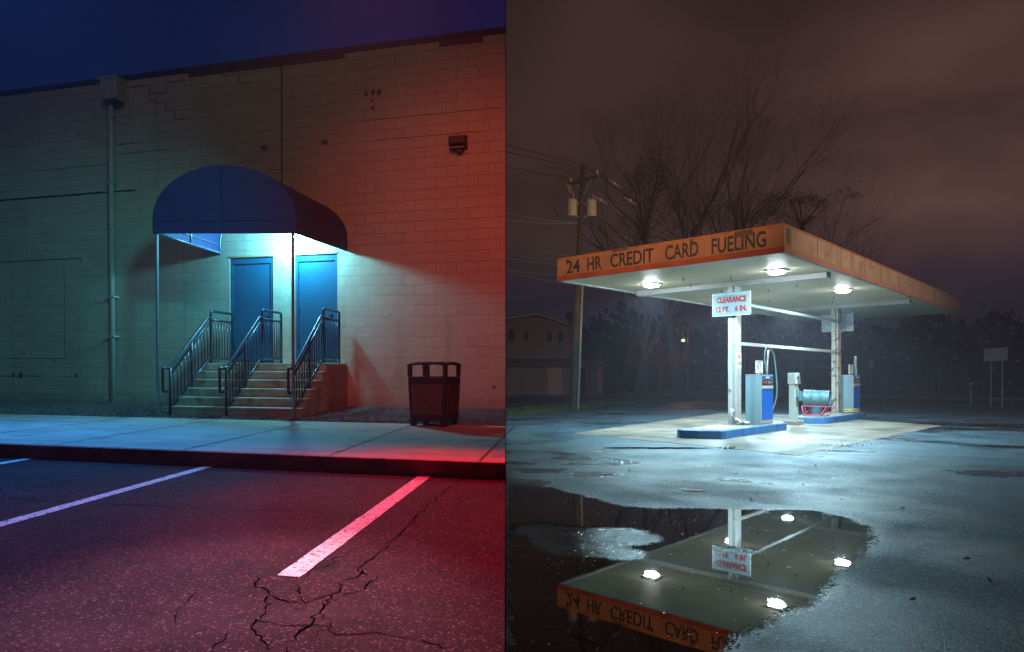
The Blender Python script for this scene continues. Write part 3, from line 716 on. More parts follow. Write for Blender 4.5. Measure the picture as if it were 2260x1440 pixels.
def ring(s, off=0):
    top = [arch(s, i / n) for i in range(n + 1)]
    uL = -2.64 + (-2.737 + 2.64) * s; uR = .005 + (.035 - .005) * s
    l = Vector((top[0].x, top[0].y, 3.116 + .02 * s)); r = Vector((top[-1].x, top[-1].y, 2.985 + .10 * s))
    P = [l] + top + [r]
    if off:
        c = Vector(((uL + uR) / 2, P[0].y, 3.0)); P = [p + (c - p).normalized() * off for p in P]; P[0].z = l.z; P[-1].z = r.z
    return P
ns = 10
g = G_(); outer = [ring(i / ns) for i in range(ns + 1)]; inner = [ring(i / ns, .012) for i in range(ns + 1)]
for k, o_ in enumerate(outer):
    sag = math.sin(k / ns * math.pi * 3) ** 2 * .012
    for p in o_[1:-1]: p.z -= sag
g.loft(outer, close=False, caps=False); g.loft([r_[::-1] for r_ in inner], close=False, caps=False)
part('barrel_cover', g, fab, aw, smooth=True)
g = G_(); P = ring(0); m_ = len(P); g.add([p + Vector((0, -.004, 0)) for p in P], [list(range(m_))]); g.add([p + Vector((0, .008, 0)) for p in P], [list(range(m_))[::-1]])
part('end_panel', g, fab, aw)
seam = M('awning_seam', (.006, .012, .06), .8)
cx = (P[0].x + P[-1].x) / 2
fzz = P[0].y - .005
g = G_().box(cx - .006, cx + .006, fzz - .004, fzz, 3.07, 4.16)
g.add([(P[0].x + .01, fzz - .003, P[0].z + .205), (P[-1].x - .01, fzz - .003, P[-1].z + .205), (P[-1].x - .01, fzz - .003, P[-1].z + .218), (P[0].x + .01, fzz - .003, P[0].z + .218)], [(0, 1, 2, 3)])
part('seam', g, seam, aw)
g = G_()
for s in (0.02, .5, .97): g.tube(ring(s, .03), .014, 8)
for q in (0.0, .18, .5, .82, 1.0):
    g.tube([arch(.02, q) + Vector((.03 if q < .5 else -.03 if q > .5 else 0, 0, -.03)), arch(.97, q) + Vector((.03 if q < .5 else -.03 if q > .5 else 0, 0, -.03))], .013, 6)
for s_ in (0, 1):
    a = ring(.02, .03)[0 if s_ == 0 else -1]; b = ring(.97, .03)[0 if s_ == 0 else -1]
    g.tube([a + Vector((0, 0, .02)), b + Vector((0, 0, .02))], .015, 8)
g.tube([ring(.02, .03)[0] + Vector((0, 0, .03)), ring(.02, .03)[-1] + Vector((0, 0, .03))], .015, 8)
part('frame', g, fab_in, aw, smooth=True)
g = G_()
a = ring(.04, .045)[0]; b = ring(.96, .045)[0]
pts = [a.lerp(b, i / 120) + Vector((.012 * math.cos(i * 1.6), 0, .03 + .012 * math.sin(i * 1.6))) for i in range(121)]
g.tube(pts, .004, 4)
part('lacing', g, M('rope', (.5, .5, .45), .8), aw)
pm = M('post_metal', (.42, .44, .46), .28, metal=.7)
for u, z in ((-2.64 + .0, 3.11), (-.06, 3.0)):
    uu = -2.60 if u < -1 else -.075
    part('post', G_().tube([(uu, -2.44, .006), (uu, -2.44, z)], .026, 12).box(uu - .06, uu + .06, -2.50, -2.38, -.002, .008), pm, aw, smooth=False)
fx = thing('awning_lamp', 'small glowing wall lamp under the awning above the doors', 'lamp', (-.95, 0, 3.35), ML)
part('housing', G_().box(-1.07, -.83, -.14, -.002, 3.44, 3.52), M('lamp_housing', (.3, .3, .3), .5), fx, bevel=.01)
part('lens', G_().box(-1.05, -.85, -.13, -.02, 3.385, 3.438), M('lamp_lens_awning', (.8, .9, .9), .4, emis=(.7, .97, 1.0), estr=25), fx, bevel=.01)

# --- downpipe and leader head
dp_ = thing('downpipe', 'cream downpipe with a square leader head on the block wall left of the awning', 'downpipe', (-5.38, -.1, 0), ML)
cm = M('pipe_paint', (.50, .46, .38), .45, var=.15, vscale=3)
g = G_().box(-5.37, -4.97, -.34, -.004, 6.47, 6.88)
lh = part('leader_head', g, cm, dp_, bevel=.008)
part('rim', G_().box(-5.41, -4.93, -.38, -.003, 6.881, 6.925), cm, lh)
part('outlet', G_().box(-5.30, -5.02, -.28, -.02, 6.38, 6.469), M('dark_outlet', (.04, .04, .05), .7), lh)
part('pipe', G_().tube([(-5.22, -.17, 6.47), (-5.23, -.17, 6.30), (-5.26, -.13, 6.20), (-5.27, -.13, .02)], .058, 16), cm, dp_, smooth=True)
part('pipe_collar', G_().tube([(-5.25, -.14, 6.25), (-5.26, -.132, 6.12)], .078, 16), cm, dp_, smooth=True)
for z in (4.72, 2.3, 1.45): part('bracket', G_().box(-5.36, -5.18, -.2, -.003, z, z + .035), cm, dp_)
# conduit end at the crack
# --- wall pack and old lamp stubs
wp = thing('wall_light', 'dark boxy unlit wall light high on the right of the block wall', 'wall light', (2.23, 0, 4.9), ML)
wpm = M('wallpack_metal', (.03, .022, .03), .5)
g = G_(); g.add([(2.06, -.003, 5.14), (2.40, -.003, 5.14), (2.40, -.003, 4.88), (2.06, -.003, 4.88), (2.08, -.25, 5.08), (2.38, -.25, 5.08), (2.38, -.25, 4.94), (2.08, -.25, 4.94)],
                [(0, 1, 2, 3), (7, 6, 5, 4), (0, 4, 5, 1), (1, 5, 6, 2), (2, 6, 7, 3), (3, 7, 4, 0)])
part('housing', g, wpm, wp, bevel=.01)
part('lens', G_().obox((2.23, -.13, 4.895), (.14, 0, 0), (0, .10, .022), (0, .003, -.012)), M('wallpack_lens', (.35, .25, .25), .3), wp)
part('sensor', G_().box(2.22, 2.32, -.16, -.06, 4.80, 4.885), wpm, wp, bevel=.01)
for u, lb in ((-1.72, 'small rusty lamp stub on the block wall just left of the vertical joint'), (-.42, 'small rusty lamp stub on the block wall right of the vertical joint')):
    t = thing('lamp_stub', lb, 'lamp fitting', (u, 0, 5.26), ML, 'broken lamp fittings on the block wall')
    part('backplate', G_().lathe((u, -.002, 5.26), [(.05, 0), (.05, .012), (.03, .018)], 14, Mx=Matrix.Rotation(R(90), 4, 'X')), M('stub_metal', (.20, .16, .15), .6), t)
    part('socket', G_().tube([(u, -.01, 5.26), (u - .03, -.09, 5.27), (u - .05, -.12, 5.23)], .022, 8).tube([(u + .01, -.01, 5.25), (u + .05, -.08, 5.22)], .015, 6), M('socket_grey', (.30, .32, .30), .5), t, smooth=True)

# --- litter bin
bn_ = thing('litter_bin', 'square dark litter bin with pebble panels and an open hood on the sidewalk', 'bin', (2.41, -3.08, 0), ML)
bm_ = M('bin_metal', (.028, .022, .028), .5)
peb = M('pebble_panel', (.36, .28, .27), .8, var=.9, vscale=90, bump=1., bscale=110, bdist=.012)
cx, cy = 2.41, -3.08
def sq(hw, z, r=.0): return [(cx - hw, cy - hw, z), (cx + hw, cy - hw, z), (cx + hw, cy + hw, z), (cx - hw, cy + hw, z)]
g = G_().loft([sq(.262, .075), sq(.285, .62), sq(.285, .70)]); part('body', g, bm_, bn_, bevel=.012)
for (dx, dy) in ((0, -1), (1, 0), (0, 1), (-1, 0)):
    def pt(a, z):
        hw = .262 + (.285 - .262) * min(1, (z - .075) / .545) + .004
        return (cx + dx * hw + (a if dx == 0 else 0), cy + dy * hw + (a if dy == 0 else 0), z)
    g = G_(); q = [pt(-.215, .17), pt(.215, .17), pt(.235, .60), pt(-.235, .60)]
    q2 = [(p[0] + dx * .006, p[1] + dy * .006, p[2]) for p in q]
    g.add(q + q2, [(4, 5, 6, 7), (7, 6, 5, 4), (0, 1, 5, 4), (1, 2, 6, 5), (2, 3, 7, 6), (3, 0, 4, 7)]); part('pebble_panel', g, peb, bn_)
for (sx, sy) in ((-1, -1), (1, -1), (1, 1), (-1, 1)):
    part('foot', G_().box(cx + sx * .22 - .035, cx + sx * .22 + .035, cy + sy * .22 - .035, cy + sy * .22 + .035, 0, .077), bm_, bn_)
    part('hood_post', G_().box(cx + sx * .262 - .026, cx + sx * .262 + .026, cy + sy * .262 - .026, cy + sy * .262 + .026, .702, .86), bm_, bn_)
part('hood_post', G_().box(cx - .025, cx + .025, cy - .288, cy - .24, .702, .86), bm_, bn_)
g = G_()
for k in range(9): pass
rings = []
for (hw, z) in ((.292, .855), (.295, .875), (.27, .892)):
    rr = []
    for i in range(4):
        A = sq(hw, z)[i]; Bq = sq(hw, z)[(i + 1) % 4]
        for k in range(6):
            t_ = k / 6; rr.append((A[0] + (Bq[0] - A[0]) * t_, A[1] + (Bq[1] - A[1]) * t_, z + .022 * math.sin(math.pi * t_)))
    rings.append(rr)
inner_r = [[(cx + (p[0] - cx) * .80, cy + (p[1] - cy) * .80, p[2]) for p in rings[2]], [(cx + (p[0] - cx) * .80, cy + (p[1] - cy) * .80, p[2]) for p in rings[0]]]
g.loft(rings + inner_r + [rings[0]], caps=False); part('hood', g, bm_, bn_)

bn_.matrix_world = bn_.matrix_world @ Matrix.Rotation(R(-7), 4, 'Z') @ Matrix.Diagonal((1, 1.22, 1, 1))

# ================================================================ FUEL CANOPY
SOF = 3.77; CL = 19.0; CW = 5.17; FH = .56
can = thing('fuel_canopy', 'long flat fuel station canopy with an orange lettered fascia on two peeling white posts', 'canopy', (9, 2.6, 0), MC)
sofm = bpy.data.materials.new('soffit_panel'); sofm.use_nodes = True; t = sofm.node_tree; b = t.nodes['Principled BSDF']
co = nd(t, 'ShaderNodeTexCoord').outputs['Object']; s = nd(t, 'ShaderNodeSeparateXYZ'); t.links.new(co, s.inputs[0])
fr_ = math_n(t, 'FRACT', math_n(t, 'MULTIPLY', s.outputs[0], 1 / .30))
gr = ramp(t, fr_, [(0.0, 1.), (.05, 1.), (.09, 0.), (.93, 0.), (1., .8)])
nn_ = nd(t, 'ShaderNodeTexNoise'); nn_.inputs['Scale'].default_value = 1.3; nn_.inputs['Detail'].default_value = 6; t.links.new(co, nn_.inputs[0])
mm = nd(t, 'ShaderNodeMapping'); mm.inputs['Scale'].default_value = (9, .6, 1); t.links.new(co, mm.inputs[0])
n2 = nd(t, 'ShaderNodeTexNoise'); n2.inputs['Scale'].default_value = 1; n2.inputs['Detail'].default_value = 5; t.links.new(mm.outputs[0], n2.inputs[0])
c_ = mix(t, ramp(t, nn_.outputs[0], [(.35, 0.), (.7, 1.)]), (.64, .55, .40), (.52, .46, .33))
c_ = mix(t, ramp(t, n2.outputs[0], [(.5, 0.), (.72, .45)]), c_, (.34, .36, .28))
c_ = mix(t, math_n(t, 'MULTIPLY', gr, .45), c_, (.20, .21, .19))
t.links.new(c_, b.inputs['Base Color']); b.inputs['Roughness'].default_value = .5
bu = nd(t, 'ShaderNodeBump'); bu.inputs['Strength'].default_value = .7; bu.inputs['Distance'].default_value = .01; t.links.new(math_n(t, 'SUBTRACT', math_n(t, 'MULTIPLY', nn_.outputs[0], .6), gr), bu.inputs['Height']); t.links.new(bu.outputs[0], b.inputs['Normal'])
part('soffit', G_().box(.03, CL - .03, .03, CW - .03, SOF + .02, SOF + .06), sofm, can)
orange = M('fascia_orange', (.38, .17, .105), .5, var=.22, vscale=2, dirt=(.36, .16, .08), dscale=2.2, dlo=.58, dhi=.75)
redband = M('fascia_red', (.36, .07, .035), .55, var=.25, vscale=3)
tan = M('fascia_tan', (.34, .27, .20), .5, var=.3, vscale=1.5, dirt=(.24, .17, .11), dscale=3)
white = M('white_metal', (.45, .47, .46), .5, var=.12, vscale=3)
zb, zt_ = SOF, SOF + FH
# short end fascia with the lettering (faces -x of the frame)
fe = part('end_fascia', G_().box(-.02, .028, -.02, CW + .02, zb + .12, zt_ - .07), orange, can)
part('lower_band', G_().box(-.026, .028, -.026, CW + .026, zb, zb + .119), redband, fe)
part('upper_band', G_().box(-.024, .028, -.024, CW + .024, zt_ - .069, zt_), M('fascia_brown', (.42, .15, .06), .6, var=.3, vscale=6), fe)
ink_ = None
g = G_().box(-.034, -.0245, CW - 1.9, CW - 1.5, zt_ - .05, zt_ - .01).box(-.034, -.0245, .55, .9, zt_ - .14, zt_ - .02).box(-.034, -.0245, 1.75, 1.81, zt_ - .12, zt_ - .03).box(-.034, -.0245, CW - .3, CW - .24, zt_ - .1, zt_ - .05).box(-.030, -.0265, CW - .22, CW - .19, zb + .02, zb + .13)
parts('patch', g, M('patch_dark', (.10, .06, .05), .7), fe)
ink = M('letter_ink', (.05, .036, .036), .6, var=.5, vscale=8)
words = [('24', 4.95, .22), ('HR', 4.47, .22), ('CREDIT', 3.93, .22), ('CARD', 2.62, .22), ('FUELING', 1.62, .22)]
X0 = -.0215
def fit_text(nm, s_, y0, y1, z0, hgt, parent, mat_, off=0.0, x=X0):
    o = text(nm, s_, 1.0, mat_, parent, (0, 0, 0), (1, 0, 0), (0, 1, 0), ext=0., off=off)
    me = o.data; xs = [v.co.x for v in me.vertices]; ys = [v.co.y for v in me.vertices]
    a, b_ = min(xs), max(xs); c0, c1 = min(ys), max(ys); bs = BASE[parent]
    for v in me.vertices:
        fx_ = (v.co.x - a) / (b_ - a); fy = (v.co.y - c0) / (c1 - c0)
        v.co = Vector((x, y0 + (y1 - y0) * fx_, z0 + hgt * fy)) - bs
    return o
# word spans measured along the fascia
for s_, y0, y1 in (('24', 4.93, 4.53), ('HR', 4.33, 3.93), ('CREDIT', 3.71, 2.63), ('CARD', 2.37, 1.63), ('FUELING', 1.36, .30)):
    fit_text('lettering', s_, y0, y1, zb + .148, .325, fe, ink, off=.022)
# long side fascia (faces -y of the frame) and the two hidden sides
fs_ = part('side_fascia', G_().box(.03, CL, -.02, .028, zb + .12, zt_ - .03), tan, can)
part('lower_band', G_().box(.03, CL + .01, -.026, .027, zb, zb + .119), M('band_brown', (.33, .19, .15), .55, var=.25, vscale=2), fs_)
part('upper_band', G_().box(.03, CL + .01, -.03, .027, zt_ - .029, zt_), M('cap_brown', (.34, .15, .10), .5), fs_)
g = G_()
for x in (.35, 2.0, 3.35, 4.45, 5.6, 7.2, 9.1, 11.0, 12.4, 14.1, 15.2, 16.0, 17.3): g.box(x, x + .025, -.023, -.0195, zb + .125, zt_ - .035)
g.box(.10, .30, -.024, -.0195, zb + .2, zt_ - .06)
parts('panel_joint', g, M('joint_brown', (.13, .08, .06), .7), fs_)
part('back_fascia', G_().box(.03, CL, CW - .028, CW + .02, zb, zt_), tan, can)
part('far_fascia', G_().box(CL - .0, CL + .03, -.02, CW + .02, zb + .12, zt_), tan, can)
part('roof_deck', G_().box(.03, CL - .01, .03, CW - .03, zt_ - .12, zt_ - .08), M('deck', (.1, .1, .1), .8), can)
part('edge_angle', G_().box(.03, .12, .03, CW - .03, SOF - .0, SOF + .019).box(.03, CL - .03, .03, .10, SOF - .002, SOF + .018).box(.03, CL - .03, CW - .12, CW - .03, SOF - .02, SOF + .017), white, can)
for x in (3.66, 11.9):
    part('cross_beam', G_().box(x - .16, x + .16, .22, CW - .22, SOF - .11, SOF + .018), white, can, bevel=.01)
# posts
peel = M('peeling_white', (.40, .43, .43), .5, var=.12, vscale=4, dirt=(.12, .16, .15), dscale=7, dlo=.64, dhi=.67, bump=.3, bscale=12, bdist=.004)
peel2 = M('peeling_white_worn', (.42, .41, .37), .5, var=.2, vscale=5, dirt=(.10, .11, .10), dscale=6, dlo=.54, dhi=.57, bump=.4, bscale=12, bdist=.004)
ISZ = .19
def post(x, y, mt):
    g = G_().box(x - .16, x + .16, y - .10, y - .055, ISZ, SOF - .11).box(x - .12, x + .13, y - .054, y - .012, ISZ, SOF - .111).box(x - .16, x + .16, y - .011, y + .10, ISZ, SOF - .11)
    g.box(x - .150, x - .121, y - .045, y - .02, ISZ, SOF - .3)
    p = part('post', g, mt, can, bevel=.006)
    part('base_plate', G_().box(x - .24, x + .24, y - .20, y + .20, ISZ, ISZ + .02), M('plate_grey', (.2, .2, .19), .6, var=.4, vscale=9), p)
    return p
NPX, FPXX, PY = 3.54, 12.05, 2.28
post(NPX, PY, peel); post(FPXX, PY, peel2)
for z in (3.25, 2.23):
    part('tie_bar', G_().box(NPX + .151, FPXX - .151, PY - .04, PY + .04, z - .04, z + .04), white, can, bevel=.005)
# little drop hooks under the soffit
for x, y in ((2.0, 2.9), (2.6, 2.0), (5.0, 3.2), (5.3, 1.4), (5.9, 2.3), (7.2, 3.6), (9.2, 1.6), (8.6, 3.2), (10.6, 2.0), (3.3, 3.3), (9.6, 3.9)):
    part('hook', G_().tube([(x, y, SOF + .02), (x, y, SOF - .05)], .012, 6), M('hook_dark', (.04, .04, .04), .6), can)
# lamps
lensm = M('canopy_lens', (.9, .95, 1.), .3, emis=(.86, .97, 1.0), estr=170)
hous = M('lamp_rim', (.5, .5, .48), .5)
LP = [(2.35, .9, 'nearest the canopy corner'), (2.35, 3.9, 'nearest the left end of the lettering'), (7.4, .9, 'above the second island at the front'), (7.6, 3.95, 'behind the clearance sign'), (12.75, 4.0, 'at the far end behind the second beam')]
for x, y, w in LP:
    t = thing('canopy_light', 'square glowing lamp set into the white soffit, ' + w, 'ceiling lamp', (x, y, SOF), MC, 'lamps in the canopy soffit')
    part('rim', G_().box(x - .19, x + .19, y - .19, y + .19, SOF - .012, SOF + .018), hous, t)
    rr = [[(x + sx * r, y + sy * r, SOF - z) for sx, sy in ((-1, -1), (1, -1), (1, 1), (-1, 1))] for r, z in ((.15, .013), (.14, .05), (.08, .07))]
    part('lens', G_().loft([r_[::-1] for r_ in rr]), lensm, t, bevel=.02)
    al = light('canopy_lamp', 'AREA', rp(x, y, SOF - .09), 330, (.52, .87, 1.0), rp(x, y, 0)); al.data.shape = 'SQUARE'; al.data.size = .26

# --- signs on the canopy posts
sgm = M('sign_white_blue', (.17, .235, .265), .45, var=.15, vscale=4, dirt=(.35, .42, .42), dscale=5, dlo=.6, dhi=.8)
red = M('sign_red', (.26, .006, .010), .5, var=.3, vscale=10)
def clr_sign(x, y, face, label):
    t = thing('clearance_sign', label, 'sign', (x, y, 2.93), MC)
    part('panel', G_().box(x - .012, x + .012, y - .45, y + .45, 2.93, 3.50), sgm, t)
    part('edge_trim', G_().box(x - .016, x + .016, y - .465, y + .465, 2.915, 2.929).box(x - .016, x + .016, y - .465, y + .465, 3.451, 3.465).box(x - .016, x + .016, y - .465, y - .451, 2.93, 3.50).box(x - .016, x + .016, y + .451, y + .465, 2.93, 3.50), M('sign_edge', (.55, .58, .55), .5, dirt=(.25, .15, .08), dscale=25, dlo=.55, dhi=.6), t)
    if face:
        fit_text('lettering', 'CLEARANCE', y + .36, y - .37, 3.24, .155, t, red, .055, x - .014)
        fit_text('lettering', '12 FT.', y + .37, y + .03, 3.01, .145, t, red, .055, x - .014)
        fit_text('lettering', '6 IN.', y - .09, y - .38, 3.01, .155, t, red, .055, x - .014)
    part('bracket', G_().box(x + (.013 if face else -.06), x + (.06 if face else -.013), y - .1, y + .1, 3.1, 3.16), hous, t)
clr_sign(NPX - .21, 2.28, True, 'pale blue clearance sign with red lettering on the near canopy post')
clr_sign(FPXX + .21, 2.30, False, 'blank pale back of a clearance sign on the far canopy post')
t = thing('danger_sign', 'small red and white danger no smoking sign on the near canopy post', 'sign', (NPX, PY - .16, 1.85), MC)
yy = PY - .102
part('panel', G_().box(NPX - .13, NPX + .15, yy - .006, yy, 1.60, 1.98), M('cream_sign', (.62, .60, .46), .5, var=.15, vscale=12), t)
part('oval', G_().loft([[(NPX + .01 + .115 * math.cos(a * .39), yy - k, 1.90 + .052 * math.sin(a * .39)) for a in range(16)] for k in (.0065, .010)]), M('danger_red', (.60, .09, .05), .5), t)
def fit_text2(nm, s_, x0, x1, z0, hgt, parent, mat_, y, off=0.):
    o = text(nm, s_, 1.0, mat_, parent, (0, 0, 0), (1, 0, 0), (0, 1, 0), ext=0., off=off)
    me = o.data; xs = [v.co.x for v in me.vertices]; ys = [v.co.y for v in me.vertices]; a, b_ = min(xs), max(xs); c0, c1 = min(ys), max(ys); bs = BASE[parent]
    for v in me.vertices: v.co = Vector((x0 + (x1 - x0) * (v.co.x - a) / (b_ - a), y, z0 + hgt * (v.co.y - c0) / (c1 - c0))) - bs
    return o
wt = M('letter_white', (.75, .75, .72), .5); blk = M('letter_black', (.05, .05, .05), .6)
fit_text2('lettering', 'DANGER', NPX - .08, NPX + .10, 1.88, .045, t, wt, yy - .011)
fit_text2('lettering', 'NO SMOKING', NPX - .11, NPX + .13, 1.68, .10, t, blk, yy - .008)
t = thing('paper_notice', 'pale paper notice taped on the near canopy post below the danger sign', 'notice', (NPX, PY - .16, 1.5), MC)
part('sheet', G_().box(NPX - .03, NPX + .14, yy - .003, yy - .0005, 1.24, 1.585), M('paper_grey', (.45, .46, .50), .7), t)
g = G_()
for k in range(8): g.box(NPX - .01, NPX + .12 - .02 * (k % 3), yy - .0045, yy - .0035, 1.54 - k * .036, 1.55 - k * .036)
part('print', g, blk, t)
solo('side_plate', G_().box(NPX - .06, NPX + .06, PY + .101, PY + .14, 1.58, 1.96), M('plate_cream', (.5, .5, .4), .6), 'narrow cream sign seen edge on at the left of the near canopy post', 'sign', (NPX, PY + .16, 1.6), MC)
solo('post_notice', G_().box(FPXX - .02, FPXX + .13, PY - .108, PY - .102, 1.62, 1.95), M('orange_notice', (.65, .26, .05), .6, var=.3, vscale=12), 'small orange notice on the far canopy post', 'notice', (FPXX, PY - .15, 1.6), MC)
solo('post_notice', G_().box(FPXX - .02, FPXX + .13, PY - .107, PY - .102, 1.28, 1.60), M('paper_grey2', (.36, .36, .36), .7, var=.2, vscale=20), 'grey paper notice below the orange one on the far canopy post', 'notice', (FPXX, PY - .15, 1.3), MC)

# --- islands
blue = M('island_blue', (.02, .17, .50), .5, var=.3, vscale=2.5, dirt=(.04, .20, .32), dscale=3, dlo=.5, dhi=.7)
itop = M('island_top', (.27, .27, .25), .6, var=.3, vscale=2.5, dirt=(.14, .14, .12), dscale=2.5, dlo=.5, dhi=.62, bump=.4, bscale=60, bdist=.004)
def island(x0, x1, label, splits):
    t = thing('pump_island', label, 'pump island', ((x0 + x1) / 2, 2.2, 0), MC, 'blue edged pump islands')
    P = [(x0, 2.3), (x0 + .10, 2.06), (x0 + .40, 1.66), (x0 + .55, 1.62), (x1 - .1, 1.62), (x1, 1.70), (x1, 2.46), (x1 - .1, 2.56), (x0 + .15, 2.56), (x0, 2.44)]
    part('slab', G_().prism([(p[0], p[1]) for p in P], .0, ISZ - .004), blue, t, bevel=.015)
    c = ((x0 + x1) / 2, 2.09)
    Q = [(c[0] + (p[0] - c[0]) * (1 - .10 / (x1 - x0)), c[1] + (p[1] - c[1]) * .90) for p in P]
    part('top_surface', G_().prism(Q, ISZ - .01, ISZ), itop, t)
    g = G_()
    for x in splits: g.box(x, x + .012, 1.612, 1.619, .005, ISZ - .02)
    part('edge_joint', g, jm, t)
    return t
island(.80, 5.36, 'near pump island with faded blue edge under the first post', (2.3, 4.55))
island(8.15, 13.05, 'far pump island with blue edge under the second post', (9.6, 11.9))
solo('cover_plate', G_().box(1.3, 2.6, 1.85, 2.42, ISZ + .001, ISZ + .012), M('plate_white', (.60, .60, .62), .45, var=.15, vscale=6), 'pale flat cover plate on the tip of the near pump island', 'cover', (1.8, 2.2, ISZ), MC)

# --- pumps
pg = M('pump_grey', (.19, .32, .38), .38, var=.10, vscale=2, metal=.2); pgl = M('pump_silver', (.46, .52, .55), .35, metal=.3)
pblue = M('pump_blue', (.004, .13, .60), .4); pscr = M('pump_screen', (.05, .06, .06), .25)
def pump(x0, label, price, hose_front):
    x1 = x0 + .92; y0, y1 = 1.83, 2.20; z0, z1 = ISZ, ISZ + 1.24
    t = thing('fuel_pump', label, 'fuel pump', ((x0 + x1) / 2, 2.1, ISZ), MC, 'fuel pumps on the islands')
    P = [(x0, y0 + .12), (x0 + .05, y0), (x1 - .05, y0), (x1, y0 + .12), (x1, y1 - .1), (x1 - .05, y1), (x0 + .05, y1), (x0, y1 - .1)]
    part('cabinet', G_().prism(P, z0, z1), pg, t, bevel=.008)
    fr = part('front_frame', G_().box(x0 + .052, x1 - .052, y0 - .012, y0 - .001, z0 + .02, z1 - .01), pgl, t, bevel=.004)
    part('lower_door', G_().box(x0 + .085, x1 - .085, y0 - .02, y0 - .0125, z0 + .11, z1 - .36), pblue, fr)
    part('header', G_().box(x0 + .085, x1 - .085, y0 - .02, y0 - .0125, z1 - .095, z1 - .02), pblue, fr)
    part('badge', G_().box(x0 + .34, x0 + .60, y0 - .024, y0 - .0205, z1 - .075, z1 - .04), wt, fr)
    sc_ = part('display', G_().box(x0 + .10, x1 - .10, y0 - .022, y0 - .0125, z1 - .255, z1 - .115), pscr, fr)
    g = G_().box(x0 + .14, x0 + .24, y0 - .026, y0 - .0225, z1 - .21, z1 - .15).box(x0 + .28, x0 + .40, y0 - .026, y0 - .0225, z1 - .21, z1 - .15)
    part('digits_window', g, M('window_amber', (.25, .10, .04), .4), sc_)
    part('digits_window', G_().box(x0 + .46, x1 - .22, y0 - .026, y0 - .0225, z1 - .22, z1 - .14).lathe((x1 - .16, y0 - .026, z1 - .185), [(.03, 0), (.03, .003)], 10, Mx=Matrix.Rotation(R(90), 4, 'X')), M('window_grey', (.16, .19, .20), .4), sc_)
    g = G_().add([(x0 + .085, y0 - .013, z1 - .345), (x1 - .085, y0 - .013, z1 - .345), (x1 - .085, y0 - .04, z1 - .33), (x0 + .085, y0 - .04, z1 - .33), (x0 + .085, y0 - .013, z1 - .265), (x1 - .085, y0 - .013, z1 - .265)], [(0, 1, 2, 3), (3, 2, 5, 4), (0, 3, 4), (1, 5, 2)])
    part('nozzle_shelf', g, pgl, fr)
    part('top_cap', G_().prism([(p[0] + (.01 if p[0] > (x0 + x1) / 2 else -.01), p[1]) for p in P], z1 + .001, z1 + .018), pgl, t)
    # price card
    px = x0 + .12 if hose_front else x0 + .16
    pc = part('price_card', G_().box(px - .02, px + .42, 1.96, 1.98, z1 + .05, z1 + .37), M('card_grey', (.26, .36, .38), .5), t, bevel=.006)
    part('card_border', G_().box(px - .02, px + .42, 1.95, 1.959, z1 + .05, z1 + .065).box(px - .02, px + .42, 1.95, 1.959, z1 + .355, z1 + .37).box(px - .02, px - .0, 1.95, 1.959, z1 + .065, z1 + .355).box(px + .40, px + .42, 1.95, 1.959, z1 + .065, z1 + .355), wt, pc)
    for i, ch in enumerate(price): fit_text2('digit', ch, px + .03 + i * .125, px + .13 + i * .125, z1 + .085, .25, pc, wt, 1.954, .03)
    part('card_stem', G_().box(px + .18, px + .21, 1.962, 1.978, z1 + .018, z1 + .05), pgl, pc)
    # hose mast and hose
    hx = x1 - .08; hy = 1.95
    hm = M('hose_teal', (.10, .20, .22), .4)
    part('hose_mast', G_().tube([(hx, hy, z1 + .015), (hx + .02, hy, z1 + .30), (hx + .06, hy, z1 + .62)], .018, 8).tube([(hx + .03, hy, z1 + .4), (hx + .07, hy, z1 + .66)], .026, 8), pgl, t, smooth=True)
    if hose_front:
        H = fillet([(hx - .02, hy, z1 + .01), (hx - .14, hy + .02, z1 + .42), (hx - .10, hy + .02, z1 + .66), (hx + .12, hy + .02, z1 + .76), (hx + .42, hy - .02, z1 + .60), (hx + .50, hy - .05, z1 + .1), (hx + .50, hy - .08, z0 + .75), (hx + .36, hy - .03, z0 + .35), (hx + .09, hy - .0, z0 + .25)], .16, 6)
    else:
        H = fillet([(hx - .02, hy, z1 + .01), (hx + .0, hy + .02, z1 + .45), (hx + .05, hy + .02, z1 + .68), (hx + .12, hy + .02, z1 + .60), (hx + .12, hy - .02, z1 + .1), (hx + .085, hy + .04, z0 + .9)], .08, 6)
    part('hose', G_().tube(H, .018, 8), hm, t, smooth=True)
    return t
pump(3.97, 'blue and grey fuel pump with looped hose on the near island', '261', True)
pump(12.12, 'blue and grey fuel pump on the far island partly behind the second post', '261', False)

# --- card reader kiosk
kx, ky = 7.35, 2.08
t = thing('card_kiosk', 'slim grey card payment kiosk on a concrete block between the two islands', 'kiosk', (kx + .2, ky + .2, 0), MC)
part('plinth', G_().box(kx - .10, kx + .55, ky - .08, ky + .28, 0, .13), M('plinth', (.28, .25, .21), .8, var=.3, vscale=5, bump=.5, bscale=40, bdist=.01), t, bevel=.02)
kg = M('kiosk_grey', (.36, .46, .45), .4, var=.12, vscale=4)
part('pedestal', G_().box(kx + .03, kx + .36, ky + .02, ky + .17, .13, 1.18), kg, t, bevel=.01)
hd = part('head', G_().add([(kx - .02, ky - .03, 1.18), (kx + .40, ky - .03, 1.18), (kx + .40, ky + .19, 1.18), (kx - .02, ky + .19, 1.18), (kx - .02, ky - .0, 1.50), (kx + .40, ky - .0, 1.50), (kx + .40, ky + .19, 1.50), (kx - .02, ky + .19, 1.50)],
                         [(0, 3, 2, 1), (4, 5, 6, 7), (0, 1, 5, 4), (1, 2, 6, 5), (2, 3, 7, 6), (3, 0, 4, 7)]), kg, t, bevel=.012)
